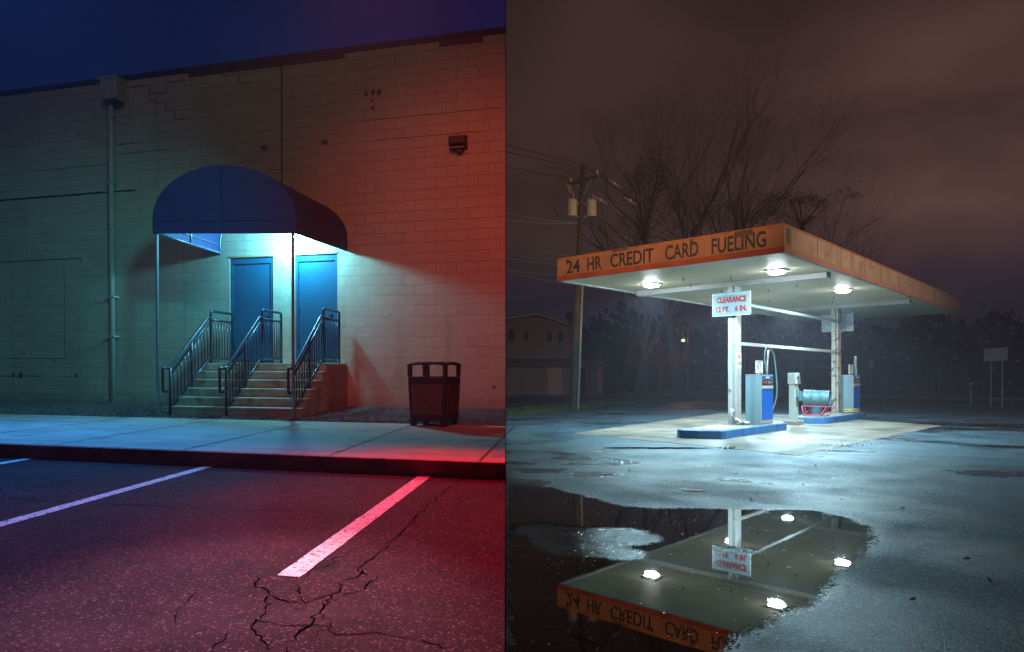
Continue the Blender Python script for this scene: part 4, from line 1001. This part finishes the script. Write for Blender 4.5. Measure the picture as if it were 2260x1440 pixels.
part('keypad', G_().box(kx + .14, kx + .32, ky - .045, ky - .02, 1.22, 1.34), M('keypad', (.14, .16, .16), .5, var=.5, vscale=60), hd)
part('slot', G_().box(kx + .10, kx + .36, ky - .045, ky - .015, 1.37, 1.395).box(kx + .24, kx + .34, ky - .035, ky - .01, 1.43, 1.46), blk, hd)
part('receiver', G_().box(kx + .16, kx + .28, ky - .03, ky + .018, .80, 1.02), pg, t, bevel=.01)
part('card_holder', G_().box(kx + .24, kx + .36, ky - .07, ky - .001, .70, .98), M('holder_blue', (.10, .26, .36), .5), t)
part('slot_panel', G_().box(kx + .17, kx + .25, ky + .008, ky + .019, .55, 1.05), blk, t)

# --- barrel on its cradle, bucket behind
bc = rp(9.25, 2.06); ax_a = R(-42)   # axis almost across the view
Xa = Vector((math.cos(ax_a), math.sin(ax_a), -.03)).normalized(); Zu = Vector((0, 0, 1)); Ya = Zu.cross(Xa).normalized(); Zu = Xa.cross(Ya)
BZ = ISZ + .54
t = thing('steel_barrel', 'dull teal steel barrel lying on a pink cradle on the far island', 'barrel', (bc.x, bc.y, BZ), MR)
Mb = Matrix((( -Zu.x, Ya.x, Xa.x), (-Zu.y, Ya.y, Xa.y), (-Zu.z, Ya.z, Xa.z)))
prof = [(.0, -.33), (.235, -.33), (.255, -.34), (.26, -.32), (.25, -.30), (.25, -.12), (.258, -.11), (.25, -.10), (.25, .10), (.258, .11), (.25, .12), (.25, .30), (.26, .32), (.255, .34), (.235, .33), (.235, .31), (0., .31)]
part('drum', G_().lathe((bc.x, bc.y, BZ), prof, 32, Mx=Mb), M('drum_teal', (.09, .20, .23), .45, metal=.3, var=.3, vscale=5, dirt=(.25, .33, .35), dscale=16, dlo=.62, dhi=.66), t, smooth=False)
part('bung', G_().lathe(bc.xyz * Vector((1, 1, 0)).x if False else (bc.x + Xa.x * .31 - Ya.x * .12, bc.y + Xa.y * .31 - Ya.y * .12, BZ + .12), [(.035, 0), (.035, .02), (.0, .022)], 12, Mx=Mb), M('bung', (.5, .5, .5), .4, metal=.6), t)
t = thing('barrel_cradle', 'pink tubular steel cradle under the teal barrel', 'cradle', (bc.x, bc.y, ISZ), MR)
pk = M('cradle_pink', (.48, .06, .12), .45)
def q_(a, s_, z): p = Vector((bc.x, bc.y, 0)) + Vector((Xa.x, Xa.y, 0)) * a + Vector((Ya.x, Ya.y, 0)) * s_; return (p.x, p.y, z)
for s_ in (-.2, .2):
    part('side_frame', G_().tube(fillet([q_(-.36, s_, ISZ + .30), q_(-.32, s_, ISZ + .03), q_(.12, s_, ISZ + .03), q_(.28, s_, ISZ + .28), q_(.30, s_, ISZ + .30), q_(-.36, s_, ISZ + .30)], .03), .016, 8), pk, t, smooth=True)
parts('brace', G_().tube([q_(-.32, -.2, ISZ + .05), q_(-.1, .2, ISZ + .28)], .012, 6).tube([q_(-.32, .2, ISZ + .05), q_(-.1, -.2, ISZ + .28)], .012, 6).tube([q_(-.36, -.2, ISZ + .3), q_(-.36, .2, ISZ + .3)], .014, 6).tube([q_(.28, -.2, ISZ + .28), q_(.28, .2, ISZ + .28)], .014, 6), pk, t)
part('tilt_handle', G_().tube(fillet([q_(.28, -.2, ISZ + .28), q_(.46, -.2, ISZ + .33), q_(.40, -.2, ISZ + .10), q_(.28, -.2, ISZ + .02)], .03), .014, 6), pk, t, smooth=True)
for a in (-.3, .1):
    part('caster', G_().lathe(q_(a, -.2, ISZ + .018), [(.018, -.01), (.018, .01)], 10, Mx=Matrix.Rotation(R(90), 4, 'X')), blk, t)
c = rp(10.55, 2.45)
solo('bucket', G_().lathe((c.x, c.y, ISZ), [(.0, .0), (.14, .0), (.17, .33), (.18, .33), (.18, .35), (.16, .35), (.13, .02), (0, .02)], 20), M('bucket_blue', (.05, .14, .20), .5), 'dark blue bucket standing behind the pink cradle', 'bucket', (c.x, c.y, ISZ))
# coiled cable and leaning slats at the far post, crumpled pipe at the near post
c = rp(FPXX - .0, PY - .42)
g = G_(); pts = []
for i in range(90):
    a = i * .35; r = .12 + .03 * math.sin(i * .23); pts.append((c.x + r * 1.6 * math.cos(a), c.y + r * math.sin(a), ISZ + .03 + .0012 * i + .01 * math.sin(i * 1.7)))
g.tube(pts, .017, 6)
solo('coiled_hose', g, M('hose_yellow', (.50, .46, .18), .6), 'pale yellow coiled hose at the foot of the far canopy post', 'hose', (c.x, c.y, ISZ), smooth=True)
c = rp(FPXX + .30, PY - .44)
g = G_()
for k in range(3): g.tube([(c.x + k * .055, c.y, ISZ + .02), (c.x - .10 + k * .05, c.y + .12, ISZ + .30 - k * .05)], .016, 6)
solo('slat_bundle', g, M('slat_yellow', (.55, .52, .33), .6), 'three pale slats leaning between the far post and the far pump', 'slats', (c.x, c.y, ISZ))
c = rp(NPX - .12, PY - .12)
g = G_().tube(fillet([rp(NPX - .19, PY - .02, ISZ + .40), rp(NPX - .19, PY - .02, ISZ + .20), rp(NPX - .22, PY - .26, ISZ + .06), rp(NPX - .02, PY - .34, ISZ + .055)], .08, 5), [.045] * 30 if False else .045, 12)
solo('bent_pipe', g, M('pipe_white', (.55, .58, .56), .5, dirt=(.12, .13, .12), dscale=14, dlo=.5, dhi=.55), 'bent white pipe elbow at the foot of the near canopy post', 'pipe', (c.x, c.y, ISZ), smooth=True)

# ================================================================ UTILITY POLE AND WIRES
up = thing('utility_pole', 'leaning wooden utility pole with two transformers left of the canopy', 'utility pole', (7.65, 28.94, 0))
wood = M('pole_wood', (.075, .068, .056), .9, var=.4, vscale=2, bump=.6, bscale=25, bdist=.01)
foot = Vector((7.68, 28.95, -.05)); top = Vector((8.14, 28.95, 10.32))
def ua(s_): return foot.lerp(top, s_)
part('shaft', G_().tube([foot, top], .17, 14, r2=.10), wood, up, smooth=True)
side_p = ua(.0) + Vector((.19, -.06, 0))
part('conduit', G_().tube([foot + Vector((.20, -.1, 0)), ua(.62) + Vector((.16, -.08, 0))], .05, 8), M('conduit_grey', (.30, .32, .27), .5), up, smooth=True)
cz = 9.66; pc_ = ua((cz) / 10.37)
arm = Vector((math.cos(R(18)), -math.sin(R(58)) * .6, .22)); arm = Vector((.84, -1.15, 0)).normalized()
part('cross_arm', G_().obox(pc_ + Vector((0, -.16, 0)), arm * .74, arm.cross(Vector((0, 0, 1))) * .05, Vector((0, 0, .06))), wood, up)
parts('arm_brace', G_().tube([pc_ + Vector((0, -.2, -.6)), pc_ + arm * .4 + Vector((0, -.2, -.03))], .015, 6).tube([pc_ + Vector((0, -.2, -.6)), pc_ - arm * .4 + Vector((0, -.2, -.03))], .015, 6), M('galv', (.3, .3, .3), .5, metal=.6), up)
ins = M('insulator', (.35, .22, .14), .3)
for s_ in (-.68, .68): part('insulator', G_().lathe(pc_ + arm * s_ + Vector((0, -.16, .06)), [(.03, 0), (.07, .05), (.04, .09), (.07, .12), (.05, .2), (.0, .22)], 12), ins, up, smooth=True)
for s_ in (-.1, .0): part('cutout', G_().tube([pc_ - arm * .75 + Vector((s_, -.2, -.0)), pc_ - arm * .72 + Vector((s_ + .1, -.2, -.42))], .03, 6), ins, up)
tm = M('transformer_tan', (.40, .33, .22), .5, var=.25, vscale=3)
for dx, dz in ((-.42, 8.45), (.40, 8.43)):
    c = ua(dz / 10.37) + Vector((dx, -.10, 0)); c.z = dz
    tr = part('transformer', G_().lathe(c, [(.0, -.34), (.20, -.34), (.21, -.32), (.21, .29), (.23, .30), (.23, .33), (.12, .37), (0, .38)], 20), tm, up, smooth=False)
    part('bushing', G_().lathe(c + Vector((.05, -.05, .36)), [(.05, 0), (.03, .05), (.05, .08), (.03, .12), (.045, .15), (.02, .25)], 10).lathe(c + Vector((-.1, .02, .34)), [(.04, 0), (.03, .05), (.04, .09), (.0, .16)], 10), ins, tr)
    part('hanger', G_().tube([c + Vector((0, 0, .25)), ua(dz / 10.37) + Vector((0, 0, .25))], .03, 6).tube([c + Vector((0, 0, -.3)), ua(dz / 10.37) + Vector((0, 0, -.3))], .03, 6), MATS['galv'], tr)
part('jumper', G_().tube(fillet([ua(.74) + Vector((-.35, -.1, .15)), ua(.68) + Vector((-.2, -.15, -.1)), ua(.66) + Vector((0, -.15, -.15))], .2, 5), .012, 5).tube(fillet([ua(.76) + Vector((.5, -.1, .2)), ua(.69) + Vector((.4, -.15, -.2)), ua(.66) + Vector((.05, -.15, -.15))], .3, 5), .012, 5), blk, up)
wire = M('wire_black', (.015, .013, .013), .6); wireg = M('wire_grey', (.16, .13, .12), .6)
def cable(a, b, sag, mt, label, r=.016):
    a, b = Vector(a), Vector(b); P = [a.lerp(b, i / 20) - Vector((0, 0, sag * 4 * (i / 20) * (1 - i / 20))) for i in range(21)]
    return solo('power_line', G_().tube(P, r, 5), mt, label, 'cable', P[0], group='lines on the utility pole')
def at(px, py, Y): return Vector(((px - PX) / FPX * Y, Y, CZ + (HY - py) / FPX * Y))
mid_ = pc_ + arm * .68 + Vector((0, -.16, .25)); lft = pc_ - arm * .68 + Vector((0, -.16, .25))
cable(at(1080, 312, 29.4), top, .0, wire, 'topmost dark power line left of the pole head')
cable(at(1080, 326, 28.5), mid_, .05, wire, 'dark power line left of the pole at the raised end of the cross arm')
cable(at(1080, 358, 28.5), lft, .05, wire, 'dark power line left of the pole at the low end of the cross arm')
cable(at(1080, 460, 29), at(1275, 493, 28.9), .1, wireg, 'upper grey service cable left of the transformers', .02)
cable(at(1080, 480, 29), at(1275, 493, 28.9), .1, wireg, 'lower grey service cable left of the transformers', .02)
cable(at(1080, 535, 30), at(1290, 568, 29.2), .1, wireg, 'highest of the thin lines that pass behind the orange fascia', .012)
cable(at(1080, 552, 30), at(1290, 577, 29.2), .1, wireg, 'second of the thin lines that pass behind the orange fascia', .012)
cable(at(1080, 562, 30), at(1290, 588, 29.2), .1, wireg, 'third of the thin lines that pass behind the orange fascia', .012)
cable(at(1080, 592, 30), at(1290, 612, 29.2), .05, wireg, 'lowest pair of thin lines behind the fascia, upper one', .012)
cable(at(1080, 592, 30), at(1290, 634, 29.2), .05, wireg, 'lowest pair of thin lines behind the fascia, lower one', .012)
cable(top, at(1640, 560, 44), .5, wire, 'dark power line running right from the pole head to the trees')
cable(mid_, at(1620, 590, 44), .5, wire, 'dark power line running right from the raised cross arm end')
cable(lft + Vector((.8, 0, -1.5)), at(1560, 640, 44), .4, wireg, 'dull service cable running right from the transformers')
# line spacers / fuses on the right hand lines
for (x0, y0, x1, y1, lb) in ((1343, 398, 1368, 413, 'upper pale line fuse right of the pole'), (1378, 435, 1404, 452, 'lower right pale line fuse near the bare tree'), (1312, 434, 1338, 449, 'pale line fuse just right of the transformer')):
    a = at(x0, y0, 29.5); b = at(x1, y1, 29.8)
    t = thing('line_fuse', lb, 'line fuse', a, MR, 'fuses hanging on the lines'); m_ = a.lerp(b, .5)
    part('rod', G_().tube([a, b], .025, 6), M('fuse_pale', (.35, .28, .18), .5), t); part('body', G_().lathe(m_ + Vector((0, 0, -.08)), [(.0, 0), (.07, .03), (.09, .09), (.05, .15), (0, .16)], 10), MATS['fuse_pale'], t, smooth=True)

# ================================================================ FAR THINGS
sid = M('house_siding', (.12, .10, .10), .8, var=.15, vscale=1); rfm = M('house_roof', (.07, .06, .06), .8); wdk = M('window_dark', (.015, .02, .035), .7, spec=.1); wfr = M('window_frame', (.18, .15, .15), .6)
hY = 52.
t = thing('gabled_house', 'two storey gabled house in the dark left of the utility pole', 'house', (10, hY, 0))
hx0, hx1 = 4.4, 13.75; pk_x = (1186 - PX) / FPX * hY; ez = CZ + (HY - 724) / FPX * hY; pz = CZ + (HY - 699) / FPX * hY
g = G_(); g.add([(x, y, z) for y in (hY, hY + 9) for x, z in ((hx0, 0), (hx1, 0), (hx1, ez), (pk_x, pz), (hx0, ez + .1))], [(0, 1, 2, 3, 4), (9, 8, 7, 6, 5), (1, 6, 7, 2), (0, 4, 9, 5)])
part('wall', g, sid, t)
g = G_()
for a, b in (((hx0 - .3, ez), (pk_x, pz + .08)), ((pk_x, pz + .08), (hx1 + .3, ez - .05))):
    g.add([(a[0], hY - .3, a[1]), (b[0], hY - .3, b[1]), (b[0], hY + 9.3, b[1]), (a[0], hY + 9.3, a[1]), (a[0], hY - .3, a[1] + .16), (b[0], hY - .3, b[1] + .16), (b[0], hY + 9.3, b[1] + .16), (a[0], hY + 9.3, a[1] + .16)], [(0, 3, 2, 1), (4, 5, 6, 7), (0, 1, 5, 4), (2, 3, 7, 6), (1, 2, 6, 5), (3, 0, 4, 7)])
part('roof', g, MATS['window_frame'], t)
part('belt_roof', G_().add([(hx0, hY - .02, 2.75), (hx1 + .1, hY - .02, 2.75), (hx1 + .1, hY - .9, 2.35), (hx0, hY - .9, 2.35), (hx0, hY - .9, 2.2), (hx1 + .1, hY - .9, 2.2)], [(0, 3, 2, 1), (3, 4, 5, 2)]), rfm, t)
for px0, px1, py0, py1 in ((1121, 1135, 728, 753), (1206, 1218, 733, 757), (1231, 1243, 733, 757), (1156, 1166, 733, 752)):
    a, b = at(px0, py1, hY), at(px1, py0, hY)
    w = part('window', G_().box(a.x - .06, b.x + .06, hY - .06, hY - .003, a.z - .06, b.z + .06), wfr, t); part('pane', G_().box(a.x, b.x, hY - .07, hY - .061, a.z, b.z), wdk, w)
a, b = at(1208, 846, hY), at(1240, 810, hY); part('garage_door', G_().box(a.x, b.x, hY - .05, hY - .003, .05, b.z), wfr, t)
t = thing('low_annex', 'low dark annex with a narrow door right of the gabled house', 'building', (15.5, hY, 0))
part('wall', G_().box(13.9, 16.4, hY + 1, hY + 6, 0, 2.75), M('annex_siding', (.15, .13, .14), .8), t)
part('roof', G_().box(13.8, 16.7, hY + .8, hY + 6.2, 2.751, 2.9), rfm, t)
d_ = part('door_frame', G_().box(14.55, 15.15, hY + .94, hY + .997, .05, 2.2), wfr, t); part('door', G_().box(14.63, 15.07, hY + .93, hY + .939, .05, 2.12), wdk, d_)

# --- trees
bark = M('bark', (.095, .072, .068), .95)
def tree(name, label, base, H, lean, seed, spread=1., levels=5, kids=3, r0=.35, fork=.3, cat='tree', group='bare trees behind the canopy', leaf=0, lm=None, mt=None):
    rnd = random.Random(seed); base = Vector(base); t = thing(name, label, cat, base, MR, group)
    trunk = G_(); limbs = G_(); lv = G_()
    def leafs(p, n, s):
        for _ in range(n):
            c = p + Vector((rnd.gauss(0, s), rnd.gauss(0, s), rnd.gauss(0, s))); a = Vector((rnd.gauss(0, 1), rnd.gauss(0, 1), rnd.gauss(0, 1))).normalized(); b = a.orthogonal().normalized(); q = rnd.uniform(.04, .09)
            lv.add([c - a * q, c + b * q * .6, c + a * q, c - b * q * .6], [(0, 1, 2, 3)])
    def grow(p, d_, ln, r, lv_):
        n = 4 if lv_ < 3 else 3; P = [p]; q = d_.copy()
        for i in range(n):
            q = (q + Vector((rnd.gauss(0, .10), rnd.gauss(0, .10), rnd.gauss(.05, .06)))).normalized(); P.append(P[-1] + q * ln / n)
        r_end = r * .62
        (trunk if lv_ == 0 else limbs).tube(P, max(r, .004), 8 if lv_ < 2 else (4 if lv_ < 4 else 3), r2=r_end, caps=False)
        if leaf and lv_ >= levels - 2: leafs(P[-1], leaf, .35)
        if lv_ >= levels: return
        k = kids if lv_ else kids + 1
        for j in range(k):
            s_ = 1.0 if j == 0 and lv_ else rnd.uniform(.45, 1.0); i0 = s_ * n; ii = min(n - 1, int(i0)); pp_ = P[ii].lerp(P[ii + 1], i0 - ii)
            az = rnd.uniform(0, 6.283) if lv_ else j * 6.283 / k + rnd.uniform(-.5, .5); tl = rnd.uniform(.28, .62) * spread
            o1 = q.orthogonal().normalized(); o2 = q.cross(o1); nd_ = (q * math.cos(tl) + (o1 * math.cos(az) + o2 * math.sin(az)) * math.sin(tl)).normalized()
            nd_ = (nd_ + Vector((0, 0, .10))).normalized()
            grow(pp_, nd_, ln * rnd.uniform(.62, .86), r_end * rnd.uniform(.6, .85), lv_ + 1)
    grow(base - Vector((0, 0, .2)), Vector(lean).normalized(), H * fork, r0, 0)
    part('trunk', trunk, mt or bark, t, smooth=True); part('limbs', limbs, mt or bark, t)
    if leaf: part('crown', lv, lm, t)
    return t
tree('bare_tree', 'tallest bare tree rising behind the orange fascia', at(1497, 866, 44) * Vector((1, 1, 0)) if False else (18.44, 44, 0), 20, (.0, 0, 1), 11, 1.0, 6, 3, .30, .40)
tree('bare_tree', 'bare tree with spreading limbs behind the canopy corner', (23.2, 45, 0), 17, (.03, 0, 1), 5, 1.1, 6, 3, .26, .40)
tree('bare_tree', 'smaller bare tree left of the tallest one', (15.3, 43, 0), 13, (-.05, 0, 1), 23, 1.0, 6, 3, .22, .42)
tree('bare_tree', 'smaller bare tree at the right above the canopy edge', (27.5, 47, 0), 11, (.05, 0, 1), 31, 1.2, 6, 3, .22, .42)
ivy = M('ivy_leaf', (.05, .042, .038), .9, var=.5, vscale=2)
def shrub(label, c, rx, rz, n, mt, seed, name='leafy_tree', cat='tree', grp='leafy masses behind the canopy'):
    rnd = random.Random(seed); c = Vector(c); t = thing(name, label, cat, (c.x, c.y, 0), MR, grp); g = G_(); tr = G_()
    subs = [(Vector((rnd.gauss(0, .5) * rx, rnd.gauss(0, .5) * rx, rnd.uniform(-.9, .9) * rz)), rnd.uniform(.2, .5)) for _ in range(16)]
    for s_, w in subs:
        tr.tube([(c.x, c.y, max(.3, c.z - rz)), c + s_ * .6 + Vector((rnd.gauss(0, .3), rnd.gauss(0, .3), rnd.gauss(0, .3))), c + s_], .028, 4, r2=.006)
        for _ in range(n // 16):
            p = c + s_ + Vector((rnd.gauss(0, w * rx * .6), rnd.gauss(0, w * rx * .6), rnd.gauss(0, w * rz * .5))); q = rnd.uniform(.03, .08)
            a = Vector((rnd.gauss(0, 1), rnd.gauss(0, 1), rnd.gauss(0, 1))).normalized(); b = a.orthogonal().normalized(); g.add([p - a * q, p + b * q * .6, p + a * q, p - b * q * .6], [(0, 1, 2, 3)])
    tr.tube([(c.x, c.y, -.1), (c.x, c.y, max(.4, c.z - rz))], .16, 7)
    part('crown', g, mt, t); part('trunk', tr, bark, t); return t
shrub('dark leafy tree left of the tallest bare tree', at(1425, 440, 43), 2.2, 2.8, 3600, ivy, 1)
shrub('dark ivy covered tree behind the canopy corner', at(1640, 470, 44), 2.4, 1.6, 3600, ivy, 2)
shrub('dark leafy crown right of the canopy corner', at(1770, 465, 46), 2.0, 1.1, 2400, ivy, 3)
rust = M('autumn_leaf', (.34, .10, .04), .8, var=.5, vscale=2)
shrub('rust leaved bush in the dark between the pole and the sign', at(1412, 800, 58), 1.3, 1.3, 900, rust, 4, 'autumn_bush', 'bush', 'rust leaved bushes lit by the far lamp')
shrub('narrow rust leaved bush right beside the leftmost bush', at(1456, 790, 58), .45, 1.3, 500, rust, 5, 'autumn_bush', 'bush', 'rust leaved bushes lit by the far lamp')
shrub('rust leaved bush under the far orange lamp', at(1492, 800, 58), 1.1, 1.2, 900, rust, 6, 'autumn_bush', 'bush', 'rust leaved bushes lit by the far lamp')
shrub('red leaved bush seen between the near post and the pump price card', at(1665, 800, 50), .9, 1.2, 900, M('red_leaf', (.40, .05, .03), .8, var=.5, vscale=2), 7, 'autumn_bush', 'bush', 'rust leaved bushes lit by the far lamp')
# distant dark wood
g = G_(); rnd = random.Random(9)
for i in range(9000):
    px = rnd.uniform(1250, 2500); Y = rnd.uniform(78, 95); top_z = 7.5 + 2.5 * noise.noise(Vector((px * .012, 0, 0))) + 1.5 * noise.noise(Vector((px * .05, 3, 0)))
    p = Vector(((px - PX) / FPX * Y, Y, rnd.random() ** 1.7 * top_z * 1.15)); q = rnd.uniform(.3, .8); a = Vector((rnd.gauss(0, 1), rnd.gauss(0, .4), rnd.gauss(0, 1))).normalized(); b = a.orthogonal().normalized(); g.add([p - a * q, p + b * q, p + a * q, p - b * q], [(0, 1, 2, 3)])
solo('distant_wood', g, M('wood_dark', (.009, .009, .012), .95), kind='stuff', label='dark far wood along the horizon behind the fuel station')
# far street lamp
c = at(1508, 752, 60)
t = thing('street_lamp', 'far orange street lamp glowing left of the clearance sign', 'street lamp', (c.x, c.y, 0))
part('pole', G_().tube([(c.x + .4, c.y, 0), (c.x + .4, c.y, c.z + .2), (c.x, c.y, c.z + .25)], .05, 6), MATS['galv'], t)
part('lamp_head', G_().lathe((c.x, c.y, c.z), [(.0, -.10), (.13, -.05), (.13, .05), (0, .12)], 12), M('far_lamp', (1, .5, .2), .5, emis=(1., .42, .16), estr=9), t)
light('far_orange_lamp', 'POINT', (c.x - 2.2, c.y - 5.5, c.z + .8), 130, (1., .36, .12), size=.15)

# --- road signs on the right
gp = M('sign_back', (.6, .58, .5), .55, var=.15, vscale=3); gpost = M('sign_post', (.35, .33, .28), .5)
t = thing('large_road_sign', 'large blank grey back of a road sign on two posts at the right', 'road sign', (27.0, 30.6, 0))
p0 = Vector((27.45, 31.4, 0)); p1 = Vector((26.6, 30.0, 0)); p0 = Vector(((2187 - PX) / FPX * 31.2, 31.2, 0)); p1 = Vector(((2212 - PX) / FPX * 30.2, 30.2, 0))
dv = (p1 - p0).normalized(); nv = Vector((dv.y, -dv.x, 0)); mid = (p0 + p1) / 2 + Vector((0, 0, CZ + (HY - 782.5) / FPX * 30.7))
hw = .5 * 52 / FPX * 30.7 / max(.2, abs(dv.x * 1. - dv.y * mid.x / mid.y)); hw = min(hw, 1.1)
part('panel', G_().obox(mid - nv * .04 * (1 if nv.y < 0 else -1), dv * hw, nv * .012, Vector((0, 0, .29))), gp, t)
for p in (p0, p1):
    g = G_().obox(p + Vector((0, 0, 1.28)), dv * .035, nv * .02, Vector((0, 0, 1.3))); part('post', g, gpost, t)
part('stiffener', G_().obox(mid + Vector((0, 0, .2)) + nv * .045 * (1 if nv.y < 0 else -1), dv * hw * .8, nv * .008, Vector((0, 0, .015))), gpost, t)
def small_sign(label, px, Y, py_b, py_t, plates, mt, lean=0, name='road_sign', cat='road sign', pm_=None):
    b = at(px, py_b, Y); b.z = 0 if b.z < .6 else b.z; tp = at(px + lean, py_t, Y)
    t = thing(name, label, cat, (b.x, Y, b.z)); part('post', G_().tube([b - Vector((0, 0, .05)), tp], .035, 6), pm_ or gpost, t)
    for (x0, x1, y0, y1, m_) in plates:
        a, c_ = at(x0, y1, Y), at(x1, y0, Y); part('plate', G_().box(a.x, c_.x, Y - .06, Y - .04, a.z, c_.z), m_, t)
    return t
dred = M('dull_red', (.22, .05, .04), .6); dor = M('dull_orange', (.30, .15, .07), .6)
small_sign('small route sign with two plates far right of the second pump', 1924, 60, 862, 794, [(1918, 1928, 795, 802, gp), (1918, 1929, 804, 814, gp)], gp, -3)
small_sign('slim leaning marker post at the edge of the right verge', 2144, 33.2, 897, 846, [(2137, 2146, 845, 849, gp)], gp, -3, 'marker_post', 'marker post')
small_sign('small far sign with red face right of the large sign back', 2235, 52, 866, 800, [(2231, 2240, 793, 801, dred), (2240, 2247, 794, 800, gp)], gp, 3, pm_=dred)
small_sign('far arrow sign with a dull orange plate below', 2073, 62, 864, 802, [(2064, 2086, 803, 813, MATS['wood_dark']), (2066, 2080, 815, 820, dor)], gp, 0)
for i, (x0, y0, x1, y1) in enumerate(((2148, 852, 2156, 834), (2145, 850, 2144, 832), (2153, 850, 2163, 834))):
    a, b = at(x0, 858, 46), at(x1, y1, 46)
    solo('marker_stake', G_().tube([Vector((a.x, 46, -.05)), b], .035, 6), dred, ['middle leaning red stake in the right verge', 'upright red stake in the right verge', 'rightmost leaning red stake in the right verge'][i], 'stake', (a.x, 46, 0), group='red stakes beside the road')

# --- fallen leaves and drain covers
leafy = M('leaf_yellow', (.42, .27, .04), .7, var=.5, vscale=9); leafd = M('leaf_dark', (.05, .035, .025), .6, var=.5, vscale=9)
def leaf(g, x, y, s, z=.006, curl=.35):
    a = random.random() * 6.283; dx, dy = math.cos(a) * s, math.sin(a) * s
    g.add([(x - dx, y - dy, z), (x + dy * .5, y - dx * .5, z + s * curl * random.random()), (x + dx, y + dy, z + s * curl * random.random()), (x - dy * .5, y + dx * .5, z + s * curl * .6 * random.random()), (x, y, z + .0015)], [(0, 1, 4), (1, 2, 4), (2, 3, 4), (3, 0, 4)])
g = G_()
for cx_, cy_, sx, sy, n_ in ((6.2, 21.6, .9, .35, 120), (7.8, 22.8, 1.2, .8, 30), (2.9, 16.3, .3, 1.4, 30), (17.6, 19.9, .8, .9, 70), (17.3, 17.6, .8, .5, 90), (20.3, 22.2, .7, .7, 60), (4.5, 17.8, .8, .5, 30), (10.5, 13.2, 2.5, 2.2, 25), (21.5, 20.2, .6, .6, 40)):
    for _ in range(n_):
        x, y = random.gauss(cx_, sx), random.gauss(cy_, sy)
        if x > KS * y + .08: leaf(g, x, y, random.uniform(.02, .045), .008)
solo('fallen_leaves', g, leafy, kind='stuff', label='yellow fallen leaves scattered over the wet lot')
g = G_()
n_ = 0
while n_ < 420:
    x, y = random.uniform(.6, 4.6), random.uniform(3.0, 8.8)
    if x < KS * y + .05 or sdf(x, y) > -.02: continue
    n_ += 1; leaf(g, x, y, random.uniform(.004, .011) if random.random() < .88 else random.uniform(.014, .022), .0058, .22)
for _ in range(26):
    x, y = random.uniform(3, 8), random.uniform(4, 12); leaf(g, x, y, random.uniform(.012, .03), .008, 1.2)
solo('litter_glints', g, M('litter_glint_pale', (.70, .62, .50), .38, var=.6, vscale=20, spec=1.), kind='stuff', label='small wet leaf scraps on the puddle, lamp glints put into their pale colour')  # leaf scraps made pale and glossy: lamp glints put into their colour
c = ((1829 - 301 - PX) / FPX * 8.45, 8.45)
solo('drain_cover', G_().lathe((c[0], c[1], .002), [(.0, .0), (.13, .0), (.13, .006), (.115, .006), (.11, .003), (.06, .003), (.055, .006), (0, .006)], 24), M('iron_cover', (.10, .10, .10), .3, metal=.7), 'small round iron cover in the wet asphalt beyond the puddle', 'cover', (c[0], c[1], 0))
weed = M('weed', (.05, .08, .02), .8)
g = G_()
for cx_, cy_, s_ in ((6.6, 13.3, .1), (9.6, 14.25, .35), (8.9, 13.7, .15)):
    for _ in range(40):
        x, y = random.gauss(cx_, s_), random.gauss(cy_, s_ * .8); H_ = random.uniform(.02, .06); g.add([(x - .006, y, .0), (x + .006, y, .0), (x + random.uniform(-.03, .03), y, H_)], [(0, 1, 2)])
solo('weeds', g, weed, kind='stuff', label='small weeds along the front edge of the concrete pad')

bpy.context.view_layer.update(); square_up()
# ---- damp night air
hz = bpy.data.materials.new('night_air'); hz.use_nodes = True; t = hz.node_tree; t.nodes.clear()
vp = nd(t, 'ShaderNodeVolumePrincipled'); vp.inputs['Density'].default_value = .0028; vp.inputs['Color'].default_value = (.75, .70, .86, 1); vp.inputs['Anisotropy'].default_value = .0
oo = nd(t, 'ShaderNodeOutputMaterial'); t.links.new(vp.outputs[0], oo.inputs[1])
solo('haze', G_().box(-335, 335, -65, 425, -1.6, 26), hz, kind='stuff')
